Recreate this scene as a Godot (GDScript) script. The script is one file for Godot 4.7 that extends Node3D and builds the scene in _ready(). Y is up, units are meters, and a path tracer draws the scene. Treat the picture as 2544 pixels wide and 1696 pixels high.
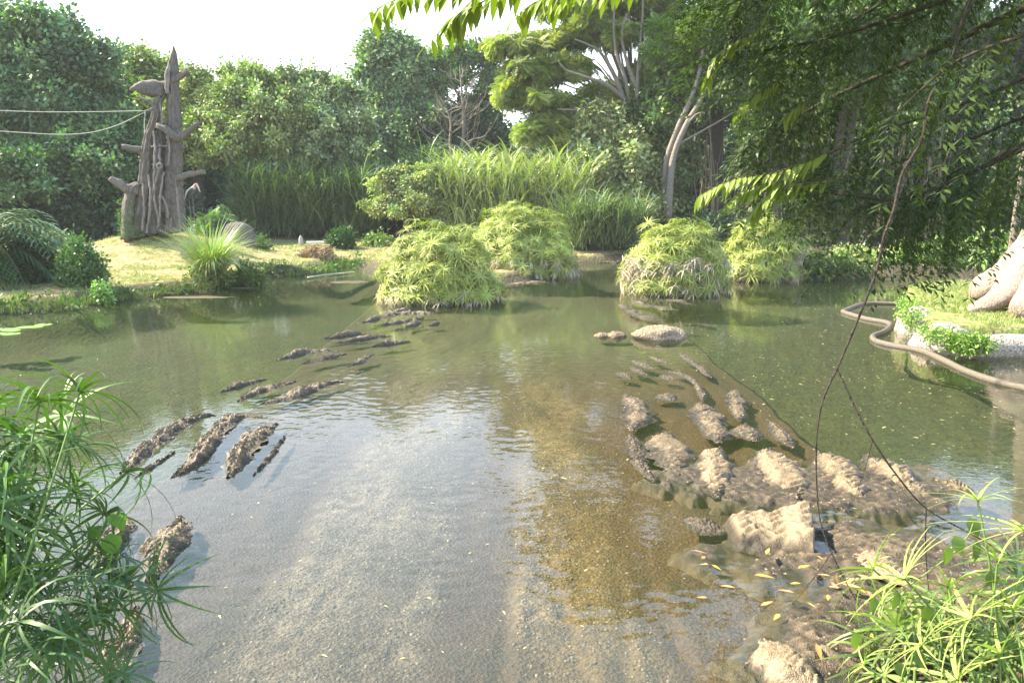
extends Node3D
# A pond in a zoo enclosure: a flooded ford with tyre-churned mud, sedge clumps, a concrete climbing tree, forest behind.
# Metres, y up, the water surface is y = 0; the camera stands on the near bank and looks along -z.

var rng := RandomNumberGenerator.new()
var lump := FastNoiseLite.new()
var grain := FastNoiseLite.new()      # two octaves only, for grids that could not hold finer ones
var taken := {}
var pond: PackedVector2Array
var isle: PackedVector2Array
var M := {}
var S := {}
var grit_at := PackedVector3Array()       # points on the mud where grit lies

class MB:
	var v := PackedVector3Array()
	var c := PackedColorArray()
	var ix := PackedInt32Array()
	func vert(p: Vector3, col: Color) -> int:
		v.append(p); c.append(col)
		return v.size() - 1
	func tri(a: int, b: int, d: int) -> void:
		ix.append(a); ix.append(b); ix.append(d)
	func quad(a: int, b: int, d: int, e: int) -> void:
		tri(a, b, d); tri(a, d, e)
	func tube(path: Array, radii: Array, sides: int, col: Color, rough := 0.0, flutes := 0, noise: FastNoiseLite = null, caps := true) -> void:
		var n := path.size()
		var right := Vector3.ZERO
		var first := v.size()
		for i in n:
			var t: Vector3 = (path[mini(i + 1, n - 1)] - path[maxi(i - 1, 0)]).normalized()
			if i == 0:
				right = t.cross(Vector3.UP if absf(t.y) < 0.9 else Vector3.RIGHT).normalized()
			right = (right - t * right.dot(t)).normalized()
			var up := right.cross(t)
			for k in sides:
				var a := TAU * k / sides
				var d := right * cos(a) + up * sin(a)
				var r: float = radii[mini(i, radii.size() - 1)]
				if flutes > 0:
					r *= 1.0 + rough * (absf(sin(a * flutes * 0.5 + 0.35 * sin(i * 0.9))) - 0.55)
				var p: Vector3 = path[i] + d * r
				if noise:
					p += d * r * rough * noise.get_noise_3dv(p * Vector3(9.0, 3.0, 9.0) if flutes > 0 else p * 9.0) * 0.7
				vert(p, col)
		for i in n - 1:
			for k in sides:
				var a := first + i * sides + k
				var b := first + i * sides + (k + 1) % sides
				quad(a, b, b + sides, a + sides)
		if caps:
			for e in [0, n - 1]:
				var m := vert(path[e], col)
				for k in sides:
					var a: int = first + e * sides + k
					var b: int = first + e * sides + (k + 1) % sides
					if e == 0: tri(m, b, a)
					else: tri(m, a, b)
	func leaf(x: Transform3D, length: float, width: float, droop: float, segs: int, col: Color, fold := 0.0, blade := false) -> void:
		var p := Vector3.ZERO
		var first := v.size()
		var across := 3 if fold > 0.0 else 2
		for i in segs + 1:
			var t := float(i) / segs
			var a := droop * t
			var w := width * 0.5
			if blade: w *= minf(1.0, 0.45 + t * 5.0) * (1.0 - pow(t, 2.5)) + 0.02
			else: w *= sin(PI * pow(clampf(t, 0.0, 1.0), 0.75)) * (1.0 - 0.25 * t) + 0.03
			var up := Vector3(0, cos(a), sin(a))
			vert(x * (p + Vector3(-w, 0, 0) + up * w * fold), col)
			if across == 3: vert(x * p, col * 0.93)
			vert(x * (p + Vector3(w, 0, 0) + up * w * fold), col)
			p += Vector3(0, -sin(a), cos(a)) * length / segs
		for i in segs:
			for k in across - 1:
				var a := first + i * across + k
				quad(a, a + across, a + across + 1, a + 1)
	func diamond(x: Transform3D, length: float, width: float, col: Color) -> void:
		var a := vert(x.origin, col)
		var b := vert(x * Vector3(-width * 0.5, 0.03 * length, length * 0.45), col)
		var d := vert(x * Vector3(0, -0.12 * length, length), col)
		var e := vert(x * Vector3(width * 0.5, 0.03 * length, length * 0.45), col)
		tri(a, b, d); tri(a, d, e)
	func box(x: Transform3D, s: Vector3, col: Color) -> void:
		for f in [[Vector3.RIGHT, Vector3.UP, Vector3.BACK], [Vector3.UP, Vector3.BACK, Vector3.RIGHT], [Vector3.BACK, Vector3.RIGHT, Vector3.UP]]:
			for sgn in [1.0, -1.0]:
				var o: Vector3 = f[0] * sgn
				var q := []
				for k in [[-1, -1], [1, -1], [1, 1], [-1, 1]]:
					q.append(vert(x * ((o + f[1] * k[0] * sgn + f[2] * k[1]) * s * 0.5), col))
				quad(q[3], q[2], q[1], q[0])
	func commit() -> ArrayMesh:
		var n := PackedVector3Array()
		n.resize(v.size())
		for k in range(0, ix.size(), 3):
			var a := ix[k]; var b := ix[k + 1]; var d := ix[k + 2]
			var f := (v[d] - v[a]).cross(v[b] - v[a])
			n[a] += f; n[b] += f; n[d] += f
		for k in n.size():
			n[k] = n[k].normalized() if n[k].length_squared() > 1e-20 else Vector3.UP
		var arr := []
		arr.resize(Mesh.ARRAY_MAX)
		arr[Mesh.ARRAY_VERTEX] = v; arr[Mesh.ARRAY_NORMAL] = n; arr[Mesh.ARRAY_COLOR] = c; arr[Mesh.ARRAY_INDEX] = ix
		var m := ArrayMesh.new()
		m.add_surface_from_arrays(Mesh.PRIMITIVE_TRIANGLES, arr)
		return m

# ---------------------------------------------------------------- helpers
func numbered(called: String) -> String:
	taken[called] = taken.get(called, -1) + 1
	return called if taken[called] == 0 else "%s_%03d" % [called, taken[called]]

func tag(o: Node, label: String, category: String, group := "") -> Node:
	o.set_meta("label", label); o.set_meta("category", category)
	if group: o.set_meta("group", group)
	return o

func thing(called: String, label: String, category: String, at := Vector3.ZERO, group := "") -> Node3D:
	var o := Node3D.new()
	o.name = numbered(called)
	add_child(o)
	o.position = at
	tag(o, label, category, group)
	return o

func part(called: String, mesh: Mesh, m: Material, parent: Node, at := Transform3D()) -> MeshInstance3D:
	var o := MeshInstance3D.new()
	o.mesh = mesh
	o.material_override = m
	o.transform = at
	if parent == self:
		o.name = numbered(called)
	else:
		o.name = called
	parent.add_child(o, true)
	return o

func structure(called: String, mesh: Mesh, m: Material) -> MeshInstance3D:
	var o := part(called, mesh, m, self)
	o.set_meta("kind", "structure")
	return o

func many(called: String, mesh: Mesh, m: Material, xs: Array, cs: Array, parent: Node) -> MultiMeshInstance3D:
	var mm := MultiMesh.new()
	mm.transform_format = MultiMesh.TRANSFORM_3D
	mm.use_colors = true
	mm.mesh = mesh
	mm.instance_count = xs.size()
	for i in xs.size():
		mm.set_instance_transform(i, xs[i])
		mm.set_instance_color(i, cs[i])
	var o := MultiMeshInstance3D.new()
	o.multimesh = mm
	o.material_override = m
	o.name = numbered(called) if parent == self else called
	parent.add_child(o, true)
	o.set_meta("kind", "stuff")
	return o

func rr(a: float, b: float) -> float: return rng.randf_range(a, b)
func lin(r: float, g: float, b: float) -> Color: return Color(r, g, b).linear_to_srgb()
func gauss() -> float: return (rng.randf() + rng.randf() + rng.randf() + rng.randf() - 2.0) * 0.87
func gauss3() -> Vector3: return Vector3(gauss(), gauss(), gauss())
func unit() -> Vector3:
	var y := rr(-1, 1); var a := rr(0, TAU)
	return Vector3(sqrt(1 - y * y) * cos(a), y, sqrt(1 - y * y) * sin(a))

func facing(fwd: Vector3, up := Vector3.UP, s := 1.0) -> Basis:   # +z along fwd
	var z := fwd.normalized()
	var x := up.cross(z)
	if x.length() < 1e-3: x = Vector3.RIGHT.cross(z)
	x = x.normalized()
	return Basis(x, z.cross(x), z).scaled_local(Vector3.ONE * s)

func curve(pts: Array, step: float) -> Array:                     # smooth curve through points
	var out := []
	for i in pts.size() - 1:
		var a: Vector3 = pts[maxi(i - 1, 0)]; var b: Vector3 = pts[i]
		var c: Vector3 = pts[i + 1]; var d: Vector3 = pts[mini(i + 2, pts.size() - 1)]
		var n := maxi(1, ceili(b.distance_to(c) / step))
		for k in n:
			out.append(b.cubic_interpolate(c, a, d, float(k) / n))
	out.append(pts[pts.size() - 1])
	return out

func taper(n: int, r0: float, r1: float, power := 1.0) -> Array:
	var out := []
	for i in n: out.append(lerpf(r0, r1, pow(float(i) / maxi(n - 1, 1), power)))
	return out

func noise_tex(freq: float, colors: Array, where: Array, sd: int, kind := FastNoiseLite.TYPE_SIMPLEX_SMOOTH, oct := 4, size := 512, bump := 0.0) -> NoiseTexture2D:
	var f := FastNoiseLite.new()
	f.noise_type = kind; f.frequency = freq; f.seed = sd; f.fractal_octaves = oct
	var t := NoiseTexture2D.new()
	t.width = size; t.height = size; t.seamless = true; t.noise = f
	if bump > 0.0:
		t.as_normal_map = true; t.bump_strength = bump
	elif colors.size():
		var g := Gradient.new()
		g.offsets = PackedFloat32Array(where); g.colors = PackedColorArray(colors)
		t.color_ramp = g
	return t

func mat(c: Color, rough: float, tex: Texture2D = null, scale := 1.0, height: Texture2D = null, hcm := 1.0, hscale := 0.0) -> StandardMaterial3D:
	var m := StandardMaterial3D.new()
	m.albedo_color = c
	m.roughness = rough
	m.vertex_color_use_as_albedo = true
	m.metallic_specular = 0.4
	m.uv1_triplanar = true; m.uv1_world_triplanar = true
	m.uv1_scale = Vector3.ONE * scale
	if tex: m.albedo_texture = tex
	if height:
		m.heightmap_enabled = true; m.heightmap_texture = height; m.heightmap_scale = hcm
	return m

func leaf_mat(back: Color, rough := 0.5) -> StandardMaterial3D:
	var m := StandardMaterial3D.new()
	m.albedo_color = Color.WHITE
	m.vertex_color_use_as_albedo = true
	m.roughness = rough
	m.metallic_specular = 0.35
	m.backlight_enabled = true
	m.backlight = back
	return m

func from_shore(p: Vector2, poly: PackedVector2Array) -> float:     # > 0 on land for the pond
	var best := 1e9
	var inside := false
	var b := poly[poly.size() - 1]
	for a in poly:
		var ab := b - a
		var t := clampf((p - a).dot(ab) / ab.length_squared(), 0.0, 1.0)
		best = minf(best, (a + ab * t - p).length_squared())
		if (a.y > p.y) != (b.y > p.y) and p.x < (b.x - a.x) * (p.y - a.y) / (b.y - a.y) + a.x:
			inside = not inside
		b = a
	return -sqrt(best) if inside else sqrt(best)

const MOUND := Vector2(-10.85, -25.6)

func land(x: float, z: float, d: float) -> float:
	var n := lump.get_noise_2d(x * 6.0, z * 6.0)
	if d < 0.0:
		return -0.55 * smoothstep(0.0, 1.3, -d) - 0.02 + n * 0.05
	var h := 0.26 * smoothstep(-0.05, 0.45, d + n * 0.25) + 0.016 * minf(d, 30.0) + n * 0.06 * smoothstep(0.2, 1.0, d)
	var m := (Vector2(x, z) - MOUND) * Vector2(0.36, 0.5)
	h += 0.78 * exp(-m.length_squared()) * smoothstep(0.5, 3.0, d)
	return h + 5.0 * smoothstep(46.0, 90.0, -z)

func ground_at(x: float, z: float) -> float:
	return land(x, z, from_shore(Vector2(x, z), pond))

func on(x: float, z: float) -> Vector3:
	return Vector3(x, ground_at(x, z), z)

# ---------------------------------------------------------------- ready
func _ready():
	var cam := Camera3D.new()
	cam.name = "camera"
	cam.fov = 45.0
	cam.position = Vector3(0, 2.5, 0)
	cam.rotation_degrees = Vector3(-10.59, 0, 0)
	cam.far = 1500.0
	add_child(cam)
	var sky_m := ProceduralSkyMaterial.new()
	sky_m.sky_top_color = Color(0.47, 0.61, 0.77)
	sky_m.sky_horizon_color = Color(0.97, 0.98, 1.0)
	sky_m.sky_curve = 0.22
	sky_m.ground_bottom_color = Color(0.2, 0.22, 0.15)
	sky_m.ground_horizon_color = Color(0.5, 0.55, 0.5)
	sky_m.sun_angle_max = 25.0
	sky_m.sun_curve = 0.12
	var sky := Sky.new()
	sky.sky_material = sky_m
	var env := Environment.new()
	env.background_mode = Environment.BG_SKY
	env.sky = sky
	env.tonemap_mode = Environment.TONE_MAPPER_LINEAR
	env.tonemap_exposure = 4.75
	env.sdfgi_enabled = true; env.ssao_enabled = true; env.ssil_enabled = true
	env.fog_enabled = true
	env.fog_density = 0.0006
	env.fog_light_color = Color(0.95, 0.97, 0.95)
	var we := WorldEnvironment.new()
	we.name = "world"
	we.environment = env
	add_child(we)
	var sun := DirectionalLight3D.new()
	sun.name = "sun"
	sun.light_energy = 1.6
	sun.light_color = Color(1.0, 0.95, 0.85)
	sun.light_angular_distance = 0.5
	sun.shadow_enabled = true
	sun.look_at_from_position(Vector3.ZERO, Vector3(0.70, -0.68, 0.21))
	add_child(sun)

	grain.seed = 6; grain.frequency = 0.06; grain.fractal_octaves = 2
	lump.seed = 5; lump.frequency = 0.06; lump.fractal_octaves = 4
	pond = PackedVector2Array([Vector2(-12.3, -14.37), Vector2(-10.31, -16.42), Vector2(-9.33, -16.72), Vector2(-9.01, -17.88), Vector2(-8.54, -18.97), Vector2(-7.78, -19.61), Vector2(-7.44, -20.11), Vector2(-7.35, -21.8), Vector2(-7.08, -23.19), Vector2(-6.21, -23.66), Vector2(-5.72, -24.78), Vector2(-5.7, -26.9), Vector2(-4.71, -25.72), Vector2(-3.34, -22.86), Vector2(-1.46, -21.8), Vector2(-0.3, -21.4), Vector2(0.4, -22), Vector2(1.59, -24.27), Vector2(1.93, -27.2), Vector2(4.05, -28.01), Vector2(5.12, -27.36), Vector2(5.39, -24.02), Vector2(6.1, -22.86), Vector2(8.17, -22.53), Vector2(9.86, -22.86), Vector2(10.98, -22.42), Vector2(12.53, -22), Vector2(13.6, -21.8), Vector2(16.85, -20.83)])
	for p in [Vector2(45, -16), Vector2(45, -2.3), Vector2(-45, -2.3), Vector2(-45, -13.5)]: pond.append(p)
	materials()
	shapes()
	build_ground()
	build_water()
	build_ford()
	build_island()
	build_mud()
	build_tower()
	build_lawn()
	build_clumps()
	build_forest()
	build_canopy()
	build_foreground()
	build_litter()

func materials():
	var W := Color.WHITE
	var t_soil := noise_tex(0.02, [Color(0.62, 0.6, 0.55), Color(0.85, 0.84, 0.8), W], [0.0, 0.5, 1.0], 3, FastNoiseLite.TYPE_SIMPLEX_SMOOTH, 5)
	var h_fine := noise_tex(0.05, [], [], 8, FastNoiseLite.TYPE_SIMPLEX, 5)
	var h_grit := noise_tex(0.09, [], [], 9, FastNoiseLite.TYPE_CELLULAR, 3)
	var t_grit := noise_tex(0.06, [Color(0.45, 0.42, 0.4), Color(0.8, 0.78, 0.74), W], [0.0, 0.45, 1.0], 12, FastNoiseLite.TYPE_CELLULAR, 3)
	var t_bark := noise_tex(0.03, [Color(0.5, 0.48, 0.47), Color(0.8, 0.78, 0.76), W], [0.0, 0.5, 1.0], 14, FastNoiseLite.TYPE_SIMPLEX, 5)
	M.ground = mat(W, 0.95, t_soil, 0.35, h_fine, 3.0)
	M.mud = mat(W, 0.5, t_grit, 1.3, h_grit, 1.0)
	M.mud.uv1_scale = Vector3.ONE * 2.7
	M.ford = mat(W, 0.8, t_grit, 0.9, h_grit, 1.5)
	M.rock = mat(W, 0.9, t_bark, 0.9, h_fine, 3.0)
	M.tower = mat(W, 0.9, t_bark, 0.8, h_fine, 2.0)
	M.tower.uv1_scale = Vector3(1.6, 0.22, 1.6)
	M.bark = mat(W, 0.9, t_bark, 1.2, h_fine, 2.0)
	M.bark.uv1_scale = Vector3(2.0, 0.6, 2.0)
	M.plain = mat(W, 0.8)
	M.plain.uv1_triplanar = false
	M.leaf = leaf_mat(Color(0.55, 0.75, 0.25))
	M.leaf_thin = leaf_mat(Color(0.75, 0.85, 0.3))
	M.leaf_dry = leaf_mat(Color(0.4, 0.36, 0.25), 0.8)
	M.blade = leaf_mat(Color(0.6, 0.75, 0.2), 0.4)
	var w := StandardMaterial3D.new()
	w.transparency = BaseMaterial3D.TRANSPARENCY_ALPHA
	w.albedo_color = Color(lin(0.045, 0.06, 0.013), 0.16)
	w.roughness = 0.03
	w.metallic_specular = 0.41
	w.normal_enabled = true
	w.normal_texture = noise_tex(0.022, [], [], 21, FastNoiseLite.TYPE_SIMPLEX_SMOOTH, 3, 1024, 6.0)
	w.normal_scale = 0.042
	w.uv1_triplanar = true; w.uv1_world_triplanar = true
	w.uv1_scale = Vector3(0.3, 0.3, 0.5)
	M.water = w

func shapes():
	# leaf sprays that crowns are made of
	rng.seed = 101
	for k in 3:
		var b := MB.new()
		for i in 20:
			var p := gauss3() * 0.27
			var dir := (p * 1.2 + gauss3() * 0.35 + Vector3(0, -0.05, 0)).normalized()
			b.diamond(Transform3D(facing(dir, (Vector3.UP + gauss3() * 0.7).normalized()), p), rr(0.14, 0.23), rr(0.08, 0.12), Color.WHITE * rr(0.75, 1.25))
		S["broad%d" % k] = b.commit()
		b = MB.new()
		for i in 7:                                              # feathery fronds
			var dir := (unit() * Vector3(1, 0.45, 1)).normalized()
			var col := Color.WHITE * rr(0.75, 1.25)
			var p := gauss3() * 0.12
			var tilt := unit() * 0.5
			var down := rr(0.3, 0.9)
			for j in 7:
				p += (dir - Vector3(0, down * j / 7.0, 0)).normalized() * 0.075
				for sd in [-1.0, 1.0]:
					var side: Vector3 = (dir.cross(Vector3.UP + tilt).normalized() * sd + dir * 0.4).normalized()
					var l: float = 0.17 * sin(PI * (j + 1.5) / 9.0) + 0.04
					var q := b.vert(p, col)
					var r := b.vert(p + side * l * 0.5 + dir * 0.05, col)
					var e := b.vert(p + side * l + Vector3(0, -0.03, 0), col)
					var f := b.vert(p + side * l * 0.5 - dir * 0.012, col)
					b.tri(q, r, e); b.tri(q, e, f)
		S["feather%d" % k] = b.commit()
		b = MB.new()                                            # drooping twig of long pointed leaves
		var path := []
		for j in 9: path.append(Vector3(0, -0.012 * j * j, j * 0.085))
		b.tube(path, taper(9, 0.005, 0.0015), 4, Color(0.35, 0.3, 0.2), 0.0, 0, null, false)
		for j in range(1, 9):
			for sd in [-1.0, 1.0]:
				for h in 2:
					var dir := Vector3(sd * rr(0.6, 1.0), rr(-0.6, 0.1), rr(0.3, 0.9)).normalized()
					b.leaf(Transform3D(facing(dir, Vector3(sd * 0.5, 1, 0.2)), path[j] + Vector3(0, 0, 0.042 * h)), rr(0.10, 0.15), rr(0.03, 0.042), rr(0.1, 0.5), 2, Color.WHITE * rr(0.8, 1.2), 0.0)
		S["twig%d" % k] = b.commit()
		b = MB.new()                                            # umbrella sedge head
		for i in 18:
			var a := TAU * i / 18 + rr(-0.25, 0.25)
			var dir := Vector3(cos(a), rr(0.1, 0.6), sin(a))
			b.leaf(Transform3D(facing(dir), Vector3.ZERO), rr(0.22, 0.38), rr(0.014, 0.022), rr(0.5, 1.5), 4, Color.WHITE * rr(0.8, 1.2), 0.0, true)
		S["umbel%d" % k] = b.commit()
		b = MB.new()                                            # the same, long and drooping
		for i in 14:
			var a := TAU * i / 14 + rr(-0.3, 0.3)
			b.leaf(Transform3D(facing(Vector3(cos(a), rr(0.0, 0.7), sin(a))), Vector3.ZERO), rr(0.3, 0.5), rr(0.014, 0.022), rr(1.0, 2.5), 7, Color.WHITE * rr(0.75, 1.2), 0.0, true)
		S["droop%d" % k] = b.commit()
		b = MB.new()                                            # tuft of tall cane grass
		for i in 12:
			var a := rr(0, TAU)
			var dir := Vector3(cos(a) * rr(0.1, 0.5), 1, sin(a) * rr(0.1, 0.5))
			var base := Vector3(rr(-0.25, 0.25), rr(0, 0.9), rr(-0.25, 0.25))
			b.leaf(Transform3D(facing(dir, Vector3(cos(a), 0, sin(a)) * -1.0), base), rr(0.8, 1.5), rr(0.03, 0.05), rr(0.9, 2.3), 6, Color.WHITE * rr(0.75, 1.2), 0.0, true)
		S["cane%d" % k] = b.commit()
		b = MB.new()                                            # short grass tuft
		for i in 14:
			var a := rr(0, TAU)
			var dir := Vector3(cos(a) * rr(0.2, 0.9), 1, sin(a) * rr(0.2, 0.9))
			b.leaf(Transform3D(facing(dir, Vector3(-cos(a), 0, -sin(a))), Vector3(rr(-0.12, 0.12), 0, rr(-0.12, 0.12))), rr(0.06, 0.13), 0.012, rr(0.2, 0.9), 2, Color.WHITE * rr(0.7, 1.25), 0.0, true)
		S["tuft%d" % k] = b.commit()
		b = MB.new()                                            # dead hanging bracts
		for i in 12:
			var a := rr(0, TAU)
			var dir := Vector3(cos(a), rr(-1.2, 0.0), sin(a))
			b.leaf(Transform3D(facing(dir), Vector3(rr(-0.06, 0.06), rr(-0.06, 0.06), rr(-0.06, 0.06))), rr(0.18, 0.32), rr(0.014, 0.022), rr(0.6, 1.2), 3, Color.WHITE * rr(0.75, 1.2), 0.0, true)
		S["dead%d" % k] = b.commit()

func build_ground():
	var xs := []; var zs := []
	var x := -45.0
	while x < 45.0:
		xs.append(x); x += 0.22 if absf(x) < 13.0 else 1.2
	xs.append(45.0)
	var z := 4.0
	while z > -80.0:
		zs.append(z); z -= 0.2 if z < -15.0 and z > -30.0 else 0.9
	zs.append(-80.0)
	for e in [-100.0, -250.0, -900.0]: zs.append(e)
	for e in [80.0, 250.0, 900.0]:
		xs.append(e); xs.push_front(-e)
	for e in [20.0, 200.0]: zs.push_front(e)
	var b := MB.new()
	var w := xs.size()
	for zz in zs:
		for xx in xs:
			var d := from_shore(Vector2(xx, zz), pond)
			var h := land(xx, zz, d)
			var n := lump.get_noise_2d(xx * 14.0 + 50.0, zz * 14.0)
			var col := Color(0.37, 0.29, 0.14).lerp(Color(0.22, 0.23, 0.08), clampf(0.45 + n * 1.6, 0, 1))
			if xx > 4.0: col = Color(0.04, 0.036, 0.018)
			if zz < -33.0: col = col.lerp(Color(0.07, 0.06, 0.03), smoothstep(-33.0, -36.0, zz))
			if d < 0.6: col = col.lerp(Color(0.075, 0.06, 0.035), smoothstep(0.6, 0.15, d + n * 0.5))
			if d < 0.0: col = Color(0.05, 0.055, 0.014).lerp(Color(0.035, 0.048, 0.012), clampf(0.5 + n, 0, 1))
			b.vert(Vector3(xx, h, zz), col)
	for j in zs.size() - 1:
		for i in w - 1:
			var a := j * w + i
			b.quad(a, a + w, a + w + 1, a + 1)
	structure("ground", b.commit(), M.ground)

func build_water():
	var b := MB.new()
	var c := Color.WHITE
	var x0 := -3.7; var x1 := 3.9; var z0 := -2.2; var z1 := -13.5
	for q in [[-46.0, x0, -2.0, -32.0], [x1, 46.0, -2.0, -32.0], [x0, x1, z1, -32.0], [x0, x1, -2.0, z0]]:
		b.quad(b.vert(Vector3(q[0], 0, q[2]), c), b.vert(Vector3(q[0], 0, q[3]), c), b.vert(Vector3(q[1], 0, q[3]), c), b.vert(Vector3(q[1], 0, q[2]), c))
	# where the stream runs over the ford its surface is ruffled
	var nx := 215; var nz := 300
	var first := b.v.size()
	for j in nz + 1:
		for i in nx + 1:
			var x := lerpf(x0, x1, float(i) / nx); var z := lerpf(z0, z1, float(j) / nz)
			var edge := smoothstep(0.0, 1.0, minf(minf(x - x0, x1 - x), minf(z0 - z, z - z1)))
			var s := 0.45 + 0.9 * lump.get_noise_2d(x * 9.0, z * 9.0 + 40.0)
			var y := 0.006 * lump.get_noise_2d((x * 0.75 + z * 0.35) * 60.0, (z * 1.1 - x * 0.5) * 130.0) + 0.003 * lump.get_noise_2d(x * 190.0 + 9.0, z * 260.0)
			b.vert(Vector3(x, y * edge * clampf(s, 0.1, 1.0), z), c)
	for j in nz:
		for i in nx:
			var a := first + j * (nx + 1) + i
			b.quad(a, a + nx + 1, a + nx + 2, a + 1)
	structure("water", b.commit(), M.water)

func build_ford():
	# the flooded concrete road that runs from the near bank to the far clumps
	var b := MB.new()
	var nx := 150; var nz := 340
	for j in nz + 1:
		for i in nx + 1:
			var x := lerpf(-3.2, 3.15, float(i) / nx)
			var z := lerpf(-2.6, -20.0, float(j) / nz)
			var h := ford_height(x, z)
			if i == 0 or i == nx or j == nz: h = -0.6
			var n := lump.get_noise_2d(x * 20.0, z * 8.0)
			var g := lump.get_noise_2d(x * 160.0, z * 90.0)
			var stony := ford_stony(x, z)
			var amber := smoothstep(-0.6, 0.3, x + 0.4 * n)
			var silt := Color(0.066, 0.042, 0.022).lerp(Color(0.095, 0.056, 0.017), amber)
			var grit := Color(0.16, 0.132, 0.09).lerp(Color(0.19, 0.135, 0.05), amber) * (1.0 + 1.1 * g)
			var col := silt.lerp(grit, stony)
			col = col.lerp(Color(0.05, 0.042, 0.02), smoothstep(0.05, 0.4, n + g * 0.5) * 0.55)
			col = col.lerp(Color(0.07, 0.066, 0.022), smoothstep(-8.5, -14.0, z))
			b.vert(Vector3(x + 0.06 * n, h, z), col)
	for j in nz:
		for i in nx:
			var a := j * (nx + 1) + i
			b.quad(a, a + nx + 1, a + nx + 2, a + 1)
	structure("ford", b.commit(), M.ford)

	# pebbles lying in the two stony tracks
	rng.seed = 29
	b = MB.new()
	var ring := []
	for i in 6: ring.append(b.vert(Vector3(cos(TAU * i / 6), 0.0, sin(TAU * i / 6) * 0.8), Color.WHITE))
	var mid := []
	for i in 6: mid.append(b.vert(Vector3(cos(TAU * i / 6 + 0.2) * 0.7, 0.45, sin(TAU * i / 6 + 0.2) * 0.6), Color.WHITE))
	var top := b.vert(Vector3(0.1, 0.6, 0.0), Color.WHITE)
	for i in 6:
		b.quad(ring[i], ring[(i + 1) % 6], mid[(i + 1) % 6], mid[i])
		b.tri(mid[i], mid[(i + 1) % 6], top)
	var xs := []; var cs := []
	for k in 26000:
		var x := rr(-1.7, 1.6); var z := -rr(3.2, 11.0)
		if rng.randf() > ford_stony(x, z) * 0.9 + 0.04: continue
		var sz := rr(0.004, 0.014)
		xs.append(Transform3D(Basis(Vector3.UP, rr(0, TAU)).scaled_local(Vector3.ONE * sz), Vector3(x, ford_height(x, z) - 0.002, z)))
		cs.append(Color(0.2, 0.155, 0.09).lerp(Color(0.05, 0.04, 0.022), rng.randf()) * (rr(0.7, 1.3) if rng.randf() < 0.97 else 1.8))
	S["pebble"] = b.commit()
	tag(many("ford_gravel", S.pebble, M.plain, xs, cs, self), "loose pebbles lying under the shallow water on the ford", "gravel")

func ford_stony(x: float, z: float) -> float:      # how stony the bed is: two long tracks run along the ford
	var w := 0.22 * lump.get_noise_2d(x * 8.0 + 20.0, z * 5.0)
	var a := smoothstep(-1.75, -1.4, x + w) * smoothstep(-0.4, -0.62, x + w)
	var b := smoothstep(-0.03, 0.12, x + w * 0.5) * smoothstep(0.95, 0.62, x + w)
	return clampf(maxf(a, b) * (0.75 + 0.9 * lump.get_noise_2d(x * 14.0, z * 7.0)), 0.0, 1.0)

func ford_height(x: float, z: float) -> float:
	var n := lump.get_noise_2d(x * 20.0, z * 8.0)
	var g := lump.get_noise_2d(x * 110.0, z * 50.0)
	var near := smoothstep(-6.0, -4.2, z)
	var h := -0.1 + n * 0.03 + g * 0.012 + 0.025 * ford_stony(x, z) - 0.03 * smoothstep(-8.0, -16.0, z)
	for r in [-0.02, 0.34, 0.66, 0.98]:
		var q: float = (x - r - 0.05 * sin(z * 2.0 + r * 9.0)) / 0.045
		h += near * (0.02 * exp(-(q - 1.6) * (q - 1.6)) - 0.02 * exp(-q * q))
	return h

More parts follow.
